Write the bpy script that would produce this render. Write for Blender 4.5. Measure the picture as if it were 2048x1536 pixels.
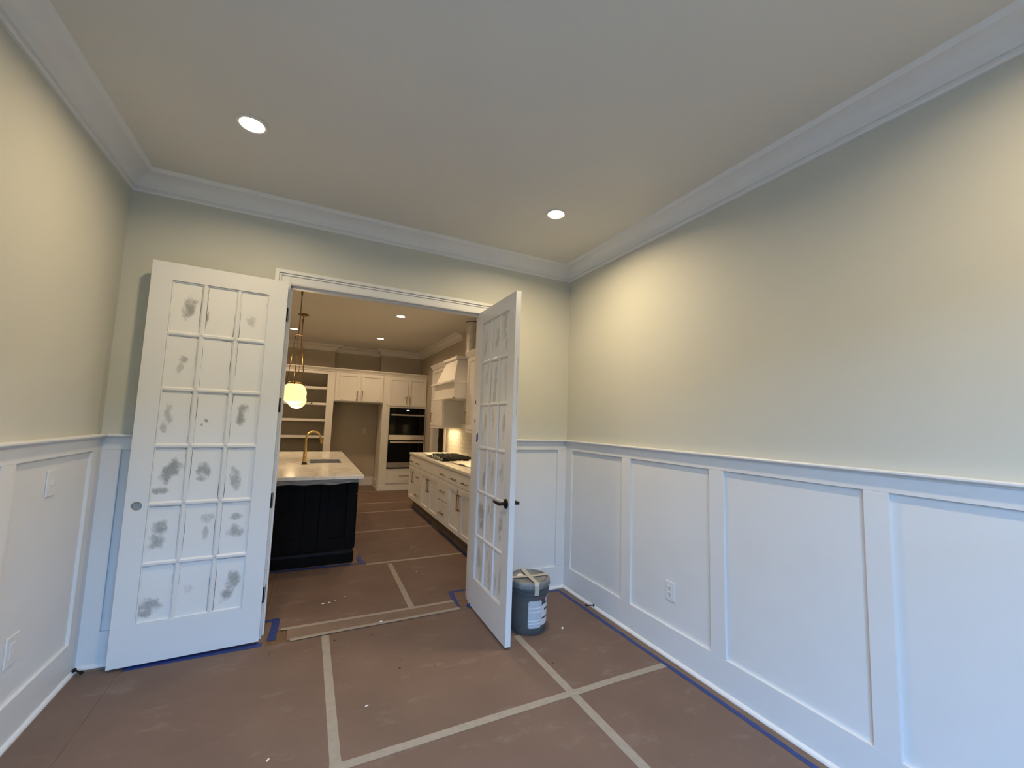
import bpy, bmesh, math, random
from mathutils import Vector, Matrix, noise
random.seed(7)
D = bpy.data
C = bpy.context.scene.collection
for o in list(D.objects): D.objects.remove(o, do_unlink=True)
sc = bpy.context.scene
PI = math.pi

# ------------------------------------------------------------------ camera
cam_d = D.cameras.new('camera'); cam = D.objects.new('camera', cam_d); C.objects.link(cam)
RR = [[0.8964831521851997, -0.4418489319568618, 0.0329769491716355],
      [0.07019211381726233, 0.06813928564514063, -0.9952035494860508],
      [0.43748259966077807, 0.8944979368787557, 0.09210003210475523]]
cam.matrix_world = Matrix(((RR[0][0], -RR[1][0], -RR[2][0], -2.24936), (RR[0][1], -RR[1][1], -RR[2][1], -3.37083),
                           (RR[0][2], -RR[1][2], -RR[2][2], 1.51365), (0, 0, 0, 1)))
cam_d.sensor_fit = 'HORIZONTAL'; cam_d.sensor_width = 36.0; cam_d.lens = 36.0 * 826.876 / 2048.0
cam_d.clip_start = 0.02
sc.camera = cam

# ------------------------------------------------------------------ sky, exposure
world = D.worlds.new('sky'); sc.world = world; world.use_nodes = True
bg = world.node_tree.nodes['Background']
bg.inputs['Color'].default_value = (0.22, 0.52, 1.0, 1); bg.inputs['Strength'].default_value = 20.5
sc.view_settings.view_transform = 'Standard'; sc.view_settings.look = 'None'
sc.view_settings.gamma = 1.0; sc.view_settings.use_curve_mapping = False
sc.view_settings.exposure = 0.0
CAN_W, CAN_COL = 18.0, (1.0, 0.775, 0.46)          # recessed lights of the room
KCAN_W, KCAN_COL = 10.0, (1.0, 0.71, 0.43)        # recessed lights of the kitchen
GLOBE_W, HOOD_W = 10.0, 5.0
CAN_LENS, GLOBE_EMIT = 14.0, 1.15

# ------------------------------------------------------------------ dimensions
W = 3.3546            # room width: right wainscot face x=0, left x=-W, door wall y=0
TH = 0.018            # wainscot board thickness; drywall lies TH behind the faces
H = 3.05
YF = -4.25            # wall behind the camera
PT, PB, RAIL = 1.2654, 0.1954, 1.3613
KX = 0.10             # kitchen right wall
KL = -5.2             # kitchen left wall
KY = 6.40             # kitchen back wall
JL, JR, HEAD = -2.428, -0.914, 2.464   # door opening

# ------------------------------------------------------------------ materials
def mat(name, col, rough=0.5, metal=0.0, var=0.0, scale=8.0, bump=0.0, bscale=60.0, spec=0.5, emit=None, estr=0.0,
        alpha=1.0, trans=0.0, detail=4.0, stretch=None):
    m = D.materials.new(name); m.use_nodes = True
    nt = m.node_tree; b = nt.nodes['Principled BSDF']
    b.inputs['Roughness'].default_value = rough; b.inputs['Metallic'].default_value = metal
    b.inputs['Specular IOR Level'].default_value = spec
    b.inputs['Base Color'].default_value = (*col, 1)
    b.inputs['Alpha'].default_value = alpha; b.inputs['Transmission Weight'].default_value = trans
    if emit:
        b.inputs['Emission Color'].default_value = (*emit, 1); b.inputs['Emission Strength'].default_value = estr
    tc = None
    if var or bump:
        tc = nt.nodes.new('ShaderNodeNewGeometry')
        src = tc.outputs['Position']
        if stretch:
            mp = nt.nodes.new('ShaderNodeVectorMath'); mp.operation = 'MULTIPLY'
            mp.inputs[1].default_value = stretch; nt.links.new(src, mp.inputs[0]); src = mp.outputs[0]
    if var:
        n = nt.nodes.new('ShaderNodeTexNoise'); n.inputs['Scale'].default_value = scale; n.inputs['Detail'].default_value = detail
        nt.links.new(src, n.inputs['Vector'])
        r = nt.nodes.new('ShaderNodeMapRange')
        r.inputs['From Min'].default_value = 0.3; r.inputs['From Max'].default_value = 0.7
        r.inputs['To Min'].default_value = 1 - var; r.inputs['To Max'].default_value = 1 + var
        nt.links.new(n.outputs['Fac'], r.inputs['Value'])
        mx = nt.nodes.new('ShaderNodeVectorMath'); mx.operation = 'SCALE'
        mx.inputs[0].default_value = col; nt.links.new(r.outputs[0], mx.inputs['Scale'])
        nt.links.new(mx.outputs[0], b.inputs['Base Color'])
    if bump:
        n2 = nt.nodes.new('ShaderNodeTexNoise'); n2.inputs['Scale'].default_value = bscale; n2.inputs['Detail'].default_value = 3
        nt.links.new(src, n2.inputs['Vector'])
        bp = nt.nodes.new('ShaderNodeBump'); bp.inputs['Strength'].default_value = bump; bp.inputs['Distance'].default_value = 0.002
        nt.links.new(n2.outputs['Fac'], bp.inputs['Height']); nt.links.new(bp.outputs[0], b.inputs['Normal'])
    return m

M = {}
M['paint'] = mat('wall paint greige', (0.585, 0.585, 0.525), 0.65, var=0.015, scale=2.0, bump=0.12, bscale=180)
M['ceil'] = mat('ceiling paint', (0.69, 0.67, 0.62), 0.8, var=0.01, scale=2, bump=0.1, bscale=150)
M['trim'] = mat('white trim paint', (0.74, 0.745, 0.75), 0.4, var=0.012, scale=5, bump=0.05, bscale=40)
M['kwhite'] = mat('cream cabinet paint', (0.76, 0.73, 0.68), 0.4, var=0.015, scale=4)
M['floorwood'] = mat('stained oak floor', (0.17, 0.105, 0.062), 0.4, var=0.2, scale=6, stretch=(12, 1, 1))
M['black'] = mat('matte black metal', (0.008, 0.008, 0.009), 0.45, metal=0.3)
M['brass'] = mat('brushed brass', (0.60, 0.40, 0.16), 0.32, metal=1.0, var=0.06, scale=30)
M['dbrass'] = mat('aged brass', (0.30, 0.19, 0.08), 0.4, metal=1.0, var=0.08, scale=30)
M['steel'] = mat('brushed stainless steel', (0.60, 0.57, 0.53), 0.3, metal=1.0, var=0.04, scale=20, stretch=(1, 1, 30))
M['galv'] = mat('galvanised duct steel', (0.74, 0.73, 0.71), 0.3, metal=0.6, var=0.12, scale=14)
M['glass_black'] = mat('black oven glass', (0.003, 0.003, 0.003), 0.05, spec=0.18)
M['island'] = mat('black stained wood', (0.005, 0.004, 0.004), 0.5, var=0.3, scale=10, stretch=(1, 1, 0.2), spec=0.1)
M['iron'] = mat('cast iron', (0.01, 0.01, 0.01), 0.6, bump=0.2, bscale=200)
M['bucket'] = mat('grey bucket plastic', (0.086, 0.093, 0.096), 0.5, var=0.12, scale=14)
M['lid'] = mat('dusty lid plastic', (0.20, 0.205, 0.205), 0.6, var=0.35, scale=18)
M['labelp'] = mat('bucket label print pale', (0.50, 0.53, 0.57), 0.5, var=0.05, scale=40)
M['labelw'] = mat('bucket label print white', (0.68, 0.68, 0.70), 0.5)
M['lblline'] = mat('bucket label print rule', (0.78, 0.80, 0.84), 0.5)
M['lbldark'] = mat('bucket label print dark', (0.06, 0.06, 0.07), 0.5)
M['lblred'] = mat('bucket label print red', (0.30, 0.03, 0.03), 0.5)
M['outlet'] = mat('white outlet plastic', (0.74, 0.745, 0.75), 0.35)
M['slot'] = mat('dark slot', (0.03, 0.03, 0.03), 0.6)
M['chip'] = mat('white paint flake', (0.75, 0.73, 0.69), 0.6)
M['crumb'] = mat('dark mud crumb', (0.05, 0.03, 0.02), 0.8)
M['bluetape'] = mat('blue painters tape', (0.018, 0.042, 0.19), 0.55, var=0.18, scale=25, bump=0.5, bscale=40)
M['masktape'] = mat('masking tape', (0.32, 0.28, 0.23), 0.6, var=0.07, scale=30, bump=0.25, bscale=70)
M['lidtape'] = mat('pale masking tape', (0.50, 0.46, 0.39), 0.6, var=0.07, scale=40)
M['card'] = mat('cardboard strip', (0.20, 0.137, 0.098), 0.75, var=0.08, scale=10)
M['toe'] = mat('unpainted toe kick', (0.13, 0.09, 0.055), 0.6, var=0.1, scale=10)
M['film'] = mat('thin plastic film', (0.75, 0.75, 0.75), 0.10, alpha=0.26, spec=1.0)
M['parch'] = mat('white tissue paper', (0.75, 0.71, 0.64), 0.7, bump=0.5, bscale=40)
M['sink'] = mat('sink steel', (0.34, 0.33, 0.31), 0.45, metal=0.5)
M['ground'] = mat('bare construction-site soil', (0.10, 0.072, 0.042), 0.9, var=0.2, scale=1)
M['blocker'] = mat('added sky blocker green', (0.05, 0.08, 0.03), 0.9, var=0.4, scale=6, bump=0.6, bscale=20)  # surface of the added blocks that cut off the low sky
M['display'] = mat('oven clock display', (0.02, 0.02, 0.02), 0.3, emit=(0.75, 0.85, 1.0), estr=1.5)
M['lens'] = mat('lit lamp lens', (0.9, 0.9, 0.9), 0.5, emit=(1.0, 0.86, 0.62), estr=CAN_LENS)
M['globe'] = mat('lit opal globe', (0.85, 0.8, 0.65), 0.25, emit=(1.0, 0.77, 0.33), estr=GLOBE_EMIT)
M['tile'] = mat('glazed white tile', (0.72, 0.68, 0.61), 0.18, var=0.06, scale=9)
M['grout'] = mat('pale grout', (0.55, 0.50, 0.43), 0.9)
M['paint_warmlit'] = mat('greige with kitchen light in its colour', (0.49, 0.43, 0.345), 0.65, var=0.015, scale=2.0, bump=0.1, bscale=180)  # wall greige browned: the kitchen's warm, dim light is put into the colour
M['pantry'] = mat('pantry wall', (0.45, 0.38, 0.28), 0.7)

def paper_mat(name, col):
    m = mat(name, col, 0.72, var=0.10, scale=2.6, detail=6, bump=0.35, bscale=9)
    nt = m.node_tree; b = nt.nodes['Principled BSDF']; lk = b.inputs['Base Color'].links[0].from_socket
    g = nt.nodes.new('ShaderNodeNewGeometry')
    mp = nt.nodes.new('ShaderNodeVectorMath'); mp.operation = 'MULTIPLY'; mp.inputs[1].default_value = (2.2, 5.0, 1)
    nt.links.new(g.outputs['Position'], mp.inputs[0])
    n = nt.nodes.new('ShaderNodeTexNoise'); n.inputs['Scale'].default_value = 1.7; n.inputs['Detail'].default_value = 8; n.inputs['Roughness'].default_value = 0.7
    nt.links.new(mp.outputs[0], n.inputs['Vector'])
    r = nt.nodes.new('ShaderNodeValToRGB'); r.color_ramp.elements[0].position = 0.56; r.color_ramp.elements[1].position = 0.78
    r.color_ramp.elements[1].color = (0.34, 0.34, 0.34, 1)
    nt.links.new(n.outputs['Fac'], r.inputs[0])
    mx = nt.nodes.new('ShaderNodeMix'); mx.data_type = 'RGBA'
    nt.links.new(r.outputs[0], mx.inputs['Factor']); nt.links.new(lk, mx.inputs['A'])
    mx.inputs['B'].default_value = (0.36, 0.31, 0.27, 1)      # plaster dust scuffed into the paper
    nt.links.new(mx.outputs['Result'], b.inputs['Base Color'])
    return m
M['paper'] = paper_mat('brown floor paper', (0.158, 0.103, 0.078))

def marble_mat():
    m = mat('white veined quartz', (0.70, 0.665, 0.61), 0.18)
    nt = m.node_tree; b = nt.nodes['Principled BSDF']
    g = nt.nodes.new('ShaderNodeNewGeometry')
    w = nt.nodes.new('ShaderNodeTexNoise'); w.inputs['Scale'].default_value = 3.2; w.inputs['Detail'].default_value = 8; w.inputs['Distortion'].default_value = 1.6
    mp = nt.nodes.new('ShaderNodeVectorMath'); mp.operation = 'MULTIPLY'; mp.inputs[1].default_value = (1.0, 0.45, 1)
    nt.links.new(g.outputs['Position'], mp.inputs[0]); nt.links.new(mp.outputs[0], w.inputs['Vector'])
    r = nt.nodes.new('ShaderNodeValToRGB'); e = r.color_ramp.elements
    e[0].position = 0.44; e[0].color = (0.80, 0.765, 0.71, 1); e[1].position = 0.56; e[1].color = (0.80, 0.765, 0.71, 1)
    k = e.new(0.50); k.color = (0.67, 0.63, 0.58, 1)
    nt.links.new(w.outputs['Fac'], r.inputs[0]); nt.links.new(r.outputs[0], b.inputs['Base Color'])
    return m
M['marble'] = marble_mat()

def pane_mat():
    # glass brushed over with white paint, scraped bare in places (scrape = per-vertex amount, own shape of each scrape)
    m = mat('painted glass', (0.70, 0.70, 0.69), 0.45)
    nt = m.node_tree; b = nt.nodes['Principled BSDF']
    a = nt.nodes.new('ShaderNodeAttribute'); a.attribute_name = 'scrape'
    g = nt.nodes.new('ShaderNodeNewGeometry')
    n = nt.nodes.new('ShaderNodeTexNoise'); n.inputs['Scale'].default_value = 120; n.inputs['Detail'].default_value = 5
    nt.links.new(g.outputs['Position'], n.inputs['Vector'])
    s = nt.nodes.new('ShaderNodeMath'); s.operation = 'SUBTRACT'; nt.links.new(a.outputs['Fac'], s.inputs[0])
    q = nt.nodes.new('ShaderNodeMapRange'); q.inputs['From Min'].default_value = 0.3; q.inputs['From Max'].default_value = 0.7
    q.inputs['To Min'].default_value = 0.08; q.inputs['To Max'].default_value = 0.32
    nt.links.new(n.outputs['Fac'], q.inputs['Value']); nt.links.new(q.outputs[0], s.inputs[1])
    r = nt.nodes.new('ShaderNodeMapRange'); r.inputs['From Min'].default_value = -0.10; r.inputs['From Max'].default_value = 0.62
    nt.links.new(s.outputs[0], r.inputs['Value'])
    # knife score along the pane edges
    uv = nt.nodes.new('ShaderNodeUVMap'); uv.uv_map = 'edge'
    sp = nt.nodes.new('ShaderNodeSeparateXYZ'); nt.links.new(uv.outputs[0], sp.inputs[0])
    n2 = nt.nodes.new('ShaderNodeTexNoise'); n2.inputs['Scale'].default_value = 7; n2.inputs['Detail'].default_value = 5
    nt.links.new(g.outputs['Position'], n2.inputs['Vector'])
    th = nt.nodes.new('ShaderNodeMapRange'); th.inputs['From Min'].default_value = 0.42; th.inputs['From Max'].default_value = 0.62
    th.inputs['To Min'].default_value = 0.0; th.inputs['To Max'].default_value = 0.0034
    nt.links.new(n2.outputs['Fac'], th.inputs['Value'])
    lt = nt.nodes.new('ShaderNodeMath'); lt.operation = 'LESS_THAN'
    nt.links.new(sp.outputs[0], lt.inputs[0]); nt.links.new(th.outputs[0], lt.inputs[1])
    mx = nt.nodes.new('ShaderNodeMix'); mx.data_type = 'RGBA'
    nt.links.new(r.outputs[0], mx.inputs['Factor'])
    mx.inputs['A'].default_value = (0.775, 0.775, 0.765, 1); mx.inputs['B'].default_value = (0.30, 0.305, 0.295, 1)
    m2 = nt.nodes.new('ShaderNodeMix'); m2.data_type = 'RGBA'
    nt.links.new(lt.outputs[0], m2.inputs['Factor']); nt.links.new(mx.outputs['Result'], m2.inputs['A'])
    m2.inputs['B'].default_value = (0.10, 0.10, 0.095, 1)
    nt.links.new(m2.outputs['Result'], b.inputs['Base Color'])
    return m
M['pane'] = pane_mat()

# ------------------------------------------------------------------ helpers
def wpos(o):
    p = Vector((0, 0, 0))
    while o is not None:
        p += o.location; o = o.parent
    return p
class MB:
    def __init__(s): s.v = []; s.f = []
    def box(s, x0, x1, y0, y1, z0, z1):
        x0, x1 = min(x0, x1), max(x0, x1); y0, y1 = min(y0, y1), max(y0, y1); z0, z1 = min(z0, z1), max(z0, z1)
        n = len(s.v)
        s.v += [(x0, y0, z0), (x1, y0, z0), (x1, y1, z0), (x0, y1, z0), (x0, y0, z1), (x1, y0, z1), (x1, y1, z1), (x0, y1, z1)]
        s.f += [tuple(n + i for i in q) for q in ((0, 3, 2, 1), (4, 5, 6, 7), (0, 1, 5, 4), (1, 2, 6, 5), (2, 3, 7, 6), (3, 0, 4, 7))]
        return s
    def fb(s, F, u0, u1, w0, w1, d0, d1):
        # F = (face, plane): '-x' faces -x at x=plane, u runs along y; '-y' faces -y at y=plane, u runs along x; '+x'
        k, p = F
        if k == '-x': return s.box(p - d0, p - d1, u0, u1, w0, w1)
        if k == '+x': return s.box(p + d0, p + d1, u0, u1, w0, w1)
        return s.box(u0, u1, p - d0, p - d1, w0, w1)
    def loft(s, rings, closed=True, caps=True):
        n0 = len(s.v); k = len(rings[0])
        for r in rings: s.v += [tuple(p) for p in r]
        for i in range(len(rings) - 1):
            for j in range(k if closed else k - 1):
                a = n0 + i * k + j; b = n0 + i * k + (j + 1) % k
                s.f.append((a, b, b + k, a + k))
        if caps and closed:
            s.f.append(tuple(n0 + j for j in reversed(range(k)))); s.f.append(tuple(n0 + (len(rings) - 1) * k + j for j in range(k)))
        return s
    def lathe(s, prof, c=(0, 0, 0), seg=32, caps=True):
        return s.loft([[(c[0] + r * math.cos(2 * PI * j / seg), c[1] + r * math.sin(2 * PI * j / seg), c[2] + z) for j in range(seg)] for r, z in prof], caps=caps)
    def tube(s, path, r, seg=10):
        P = [Vector(p) for p in path]; rad = r if isinstance(r, (list, tuple)) else [r] * len(P); rings = []
        up = None
        for i, p in enumerate(P):
            t = (P[min(i + 1, len(P) - 1)] - P[max(i - 1, 0)]).normalized()
            if up is None: up = t.orthogonal().normalized()
            a = (up - t * up.dot(t)).normalized(); up = a; b = t.cross(a)
            rings.append([p + a * rad[i] * math.cos(2 * PI * j / seg) + b * rad[i] * math.sin(2 * PI * j / seg) for j in range(seg)])
        return s.loft(rings)
    def grid(s, fn, nu, nv, thick=0.0):
        n = len(s.v)
        for i in range(nu + 1):
            for j in range(nv + 1): s.v.append(tuple(fn(i / nu, j / nv)))
        for i in range(nu):
            for j in range(nv):
                a = n + i * (nv + 1) + j; s.f.append((a, a + nv + 1, a + nv + 2, a + 1))
        return s
    def build(s, name, m, parent=None, local=False, smooth=False, bevel=0.0, seg=2):
        off = Vector((0, 0, 0)) if (local or parent is None) else wpos(parent)
        me = D.meshes.new(name); me.from_pydata([tuple(Vector(p) - off) for p in s.v], [], s.f)
        bm = bmesh.new(); bm.from_mesh(me); bmesh.ops.recalc_face_normals(bm, faces=bm.faces)
        if smooth:
            for f in bm.faces: f.smooth = True
            for e in bm.edges:
                if len(e.link_faces) == 2 and e.calc_face_angle(0) > 0.7: e.smooth = False
        bm.to_mesh(me); bm.free()
        me.materials.append(M[m] if isinstance(m, str) else m)
        o = D.objects.new(name, me); C.objects.link(o)
        if parent is not None: o.parent = parent
        if bevel:
            b = o.modifiers.new('bevel', 'BEVEL'); b.width = bevel; b.segments = seg; b.limit_method = 'ANGLE'; b.angle_limit = 0.7
        return o
def empty(name, loc=(0, 0, 0), rz=0.0):
    o = D.objects.new(name, None); C.objects.link(o); o.location = loc; o.rotation_euler = (0, 0, rz); o.empty_display_size = 0.05
    return o
def tag(o, label=None, cat=None, group=None, kind=None):
    if label: o['label'] = label
    if cat: o['category'] = cat
    if group: o['group'] = group
    if kind: o['kind'] = kind
    return o
def dup(o, loc=None, parent=None):
    c = o.copy(); C.objects.link(c); c.parent = parent
    if loc is not None: c.location = loc
    for ch in [k for k in o.children]: dup(ch, None, c)
    return c
def bx(*a): return MB().box(*a)
def solid(o):     # real thickness for a sheet
    return o

# ================================================================== SETTING
st = lambda o: tag(o, kind='structure')
floor = st(bx(KL - 0.2, 1.5, YF - 0.2, KY + 0.4, -0.1, 0).build('floor', 'floorwood'))
ceiling = st(bx(KL - 0.2, 1.5, YF - 0.2, KY + 0.4, H, H + 0.12).build('ceiling', 'ceil'))
wall_right = st(bx(TH, TH + 0.12, YF, 0.138, 0, H).build('wall_right', 'paint'))
wall_left = st(bx(-W - TH - 0.12, -W - TH, YF, TH, 0, H).build('wall_left', 'paint'))
wb = MB().box(KL, JL - 0.022, TH, 0.138, 0, H).box(JR + 0.022, TH, TH, 0.138, 0, H).box(JL - 0.022, JR + 0.022, TH, 0.138, HEAD + 0.022, H)
wall_back = st(wb.build('wall_back', 'paint'))
# wall behind the camera with a wide window
WX0, WX1, WZ0, WZ1 = -3.12, -1.15, 0.62, 2.45
wall_front = st(MB().box(-W - 0.14, WX0, YF - 0.14, YF, 0, H).box(WX1, 0.14, YF - 0.14, YF, 0, H).box(WX0, WX1, YF - 0.14, YF, 0, WZ0)
                .box(WX0, WX1, YF - 0.14, YF, WZ1, H).build('wall_front', 'paint'))
win = st(empty('window_1', ((WX0 + WX1) / 2, YF - 0.07, WZ0)))
fr = MB()
for x in (WX0, (WX0 + WX1) / 2 - 0.03, WX1 - 0.06): fr.box(x, x + 0.06, YF - 0.11, YF - 0.05, WZ0, WZ1)
for z in (WZ0, (WZ0 + WZ1) / 2 - 0.025, WZ1 - 0.06): fr.box(WX0, WX1, YF - 0.105, YF - 0.055, z, z + 0.06)
fr.build('window_frame', 'trim', win)
cs = MB().box(WX0 - 0.1, WX0, YF, YF + 0.02, WZ0 - 0.1, WZ1 + 0.1).box(WX1, WX1 + 0.1, YF, YF + 0.02, WZ0 - 0.1, WZ1 + 0.1)
cs.box(WX0, WX1, YF, YF + 0.02, WZ1, WZ1 + 0.1).box(WX0, WX1, YF, YF + 0.03, WZ0 - 0.1, WZ0)
cs.build('window_casing', 'trim', win, bevel=0.003)
sky_blocker = st(MB().box(-24, 22, -15.6, -15.0, -0.6, 4.3).box(-24, -23, -15, -5, -0.6, 3.6).box(21, 22, -15, -5, -0.6, 3.6).build('wall_sky_blocker', 'blocker'))  # unseen blocks added outside to keep low sky light out of the kitchen
ground = st(bx(-30, 30, -40, YF - 0.3, -0.75, -0.6).build('ground', 'ground'))
# kitchen shell
PY0, PY1, PZ = 4.27, 5.12, 2.44      # pantry doorway in the kitchen's right wall
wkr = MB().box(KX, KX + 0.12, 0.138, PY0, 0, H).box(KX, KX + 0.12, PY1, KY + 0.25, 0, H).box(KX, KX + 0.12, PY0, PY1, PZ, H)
wall_kr = st(wkr.build('wall_kitchen_right', 'paint_warmlit'))
wall_kb = st(bx(KL, 1.4, KY + 0.12, KY + 0.25, 0, H).build('wall_kitchen_back', 'paint_warmlit'))
st(bx(KL, -1.80, KY - 0.03, KY + 0.12, 0, H).build('wall_kitchen_back_left', 'paint_warmlit'))
st(bx(-0.83, KX, KY - 0.08, KY + 0.12, 0, H).build('wall_kitchen_back_right', 'paint_warmlit'))
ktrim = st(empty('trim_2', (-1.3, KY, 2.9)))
wall_kl = st(bx(KL - 0.12, KL, 0.0, KY + 0.25, 0, H).build('wall_kitchen_left', 'paint_warmlit'))
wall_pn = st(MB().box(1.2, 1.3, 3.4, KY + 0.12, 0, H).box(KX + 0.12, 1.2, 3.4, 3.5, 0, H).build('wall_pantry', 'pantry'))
pd = st(empty('door_3', (KX, PY0, 0)))
c3 = MB()
for a, b in ((PY0 - 0.09, PY0 + 0.005), (PY1 - 0.005, PY1 + 0.09)): c3.box(KX - 0.02, KX, a, b, 0, PZ + 0.09)
c3.box(KX - 0.02, KX, PY0 - 0.09, PY1 + 0.09, PZ, PZ + 0.095)
c3.build('casing', 'kwhite', pd, bevel=0.003)
MB().box(KX, KX + 0.125, PY0, PY0 + 0.018, 0, PZ).box(KX, KX + 0.125, PY1 - 0.018, PY1, 0, PZ).box(KX, KX + 0.125, PY0, PY1, PZ - 0.018, PZ).build('jamb', 'kwhite', pd)
bx(KX + 0.118, KX + 0.122, PY1 - 0.024, PY1 - 0.017, 1.02, 1.12).build('hinge', 'black', pd)

# ---- mouldings: profile = (distance from wall, z), mitred at both ends
CR = [(0, 2.924), (0.014, 2.924), (0.018, 2.930), (0.018, 2.938), (0.012, 2.942), (0.014, 2.950), (0.024, 2.952), (0.027, 2.962)]
for i in range(1, 9):
    t = i / 8 * PI / 2
    CR.append((0.027 + 0.090 * (1 - math.cos(t)), 2.962 + 0.066 * math.sin(t)))
CR += [(0.122, 3.034), (0.132, 3.044), (0.134, 3.05), (0, 3.05)]
def mould(prof, face, plane, u0, u1, m0=1, m1=1):
    # face '-x','+x','-y','+y' : wall looks that way; m = +1 inside mitre, -1 outside, 0 square
    rings = []
    for u, sg, mm in ((u0, 1, m0), (u1, -1, m1)):
        r = []
        for d, z in prof:
            uu = u + sg * mm * d
            if face == '-x': r.append((plane - d, uu, z))
            elif face == '+x': r.append((plane + d, uu, z))
            elif face == '-y': r.append((uu, plane - d, z))
            else: r.append((uu, plane + d, z))
        rings.append(r)
    return MB().loft(rings)
mould(CR, '-x', TH, YF, TH).build('crown_moulding', 'trim', wall_right, smooth=True)
mould(CR, '+x', -W - TH, YF, TH).build('crown_moulding', 'trim', wall_left, smooth=True)
mould(CR, '-y', TH, -W - TH, TH).build('crown_moulding', 'trim', wall_back, smooth=True)
mould(CR, '+y', YF, -W - TH, TH).build('crown_moulding', 'trim', wall_front, smooth=True)
# kitchen crown, broken around the duct and stepping round the recess over the refrigerator bay
mould(CR, '-x', KX, 3.42, KY - 0.08, 0, 1).build('crown_moulding', 'kwhite', wall_kr, smooth=True)
mould(CR, '-x', KX, 0.138, 2.05, 1, 0).build('crown_moulding', 'kwhite', wall_kr, smooth=True)
mould(CR, '-y', KY - 0.03, KL, -1.80, 1, -1).build('crown_moulding', 'kwhite', ktrim, smooth=True)
mould(CR, '-y', KY + 0.12, -1.80, -0.83, 1, 1).build('crown_moulding', 'kwhite', ktrim, smooth=True)
mould(CR, '-y', KY - 0.08, -0.83, KX, -1, 1).build('crown_moulding', 'kwhite', ktrim, smooth=True)
mould(CR, '+x', -1.80, KY - 0.03, KY + 0.12, -1, 1).build('crown_moulding', 'kwhite', ktrim, smooth=True)
mould(CR, '-x', -0.83, KY - 0.08, KY + 0.12, -1, 1).build('crown_moulding', 'kwhite', ktrim, smooth=True)

CHAIR = [(0, 1.335), (TH + 0.004, 1.335), (TH + 0.006, 1.340), (TH + 0.012, 1.345), (TH + 0.024, 1.347), (TH + 0.027, 1.351), (TH + 0.027, 1.357), (TH + 0.024, RAIL), (0, RAIL)]
SHOE = [(0, 0), (TH + 0.016, 0), (TH + 0.0155, 0.006), (TH + 0.012, 0.013), (TH + 0.006, 0.018), (TH, 0.020), (0, 0.020)]
def wainscot(wall, face, plane, u0, u1, panels, m0=1, m1=1):
    # plane = drywall; boards TH proud; panels = list of (ua, ub) along the wall; every board its own piece
    F = (face, plane)
    MB().fb(F, u0, u1, PT, 1.338, 0, TH).build('top_rail', 'trim', wall, bevel=0.0015)
    MB().fb(F, u0, u1, 0, PB, 0, TH).build('bottom_rail', 'trim', wall, bevel=0.0015)
    es = [u0] + [e for p in panels for e in sorted(p)] + [u1]
    for i in range(0, len(es), 2):
        if abs(es[i + 1] - es[i]) > 0.004:
            MB().fb(F, es[i], es[i + 1], PB - 0.0, PT, 0, TH).build('stile', 'trim', wall, bevel=0.0015)
    for p in panels:
        MB().fb(F, min(p) - 0.0, max(p), PB, PT, 0, 0.002).build('wainscot_panel', 'trim', wall)
    mould(CHAIR, face, plane, u0, u1, m0, m1).build('chair_rail', 'trim', wall)
    mould(SHOE, face, plane, u0, u1, m0, m1).build('shoe_moulding', 'trim', wall, smooth=True)
RP = [(-3.957, -3.262), (-3.165, -2.4695), (-2.3766, -1.6821), (-1.5828, -0.8874), (-0.789, -0.0994)]
wainscot(wall_right, '-x', TH, YF, TH, RP)
LP = [(-3.926, -3.224), (-3.126, -2.424), (-2.325, -1.622), (-1.522, -0.918 - 0.0), (-0.820, -0.1172)]
LP[3] = (-1.621, -0.918); LP[2] = (-2.422, -1.719); LP[1] = (-3.223, -2.520); LP[0] = (-4.024, -3.321)
wainscot(wall_left, '+x', -W - TH, YF, TH, LP)
wainscot(wall_back, '-y', TH, -W - TH, -2.532, [(-3.2653, -2.632)], 1, 0)
wainscot(wall_back, '-y', TH, -0.810, TH, [(-0.715, -0.0918)], 0, 1)

# ---- door frame: jambs, stops, stepped casing
frame = st(empty('trim_1', ((JL + JR) / 2, 0.07, 0)))
bx(JL - 0.02, JL, -0.002, 0.14, 0, HEAD + 0.02).build('jamb', 'trim', frame, bevel=0.001)
bx(JR, JR + 0.02, -0.002, 0.14, 0, HEAD + 0.02).build('jamb', 'trim', frame, bevel=0.001)
bx(JL, JR, -0.002, 0.14, HEAD, HEAD + 0.02).build('head_jamb', 'trim', frame, bevel=0.001)
MB().box(JL, JL + 0.012, 0.045, 0.085, 0, HEAD).box(JR - 0.012, JR, 0.045, 0.085, 0, HEAD).box(JL, JR, 0.045, 0.085, HEAD - 0.012, HEAD).build('door_stop', 'trim', frame, bevel=0.001)
def casing(y, sgn, name, m):
    steps = [(0.006, 0.056, 0.022), (0.056, 0.061, 0.015), (0.061, 0.072, 0.024), (0.072, 0.077, 0.018), (0.077, 0.102, 0.031)]
    mb = MB()
    for a, b, d in steps:
        y0, y1 = y, y + sgn * d
        mb.box(JL - b, JL - a, y0, y1, 0, HEAD + b).box(JR + a, JR + b, y0, y1, 0, HEAD + b).box(JL - a, JR + a, y0, y1, HEAD + a, HEAD + b)
    return mb.build(name, m, frame, bevel=0.0012)
casing(TH, -1, 'casing', 'trim'); casing(0.138, 1, 'kitchen_casing', 'kwhite')
for z in (2.231, 1.58, 0.922, 0.296):
    bx(JL - 0.001, JL + 0.0015, 0.0, 0.034, z - 0.05, z + 0.05).build('hinge_leaf', 'black', frame)
bx(JR - 0.0015, JR + 0.001, 0.0, 0.034, 2.18, 2.28).build('hinge_leaf', 'black', frame)
# flakes of blue tape left on the jamb
for z, h in ((1.145, 0.030), (1.055, 0.035)):
    bx(JL + 0.0, JL + 0.0015, 0.100, 0.118, z - h, z + h).build('tape_flake', 'bluetape', frame)

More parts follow.
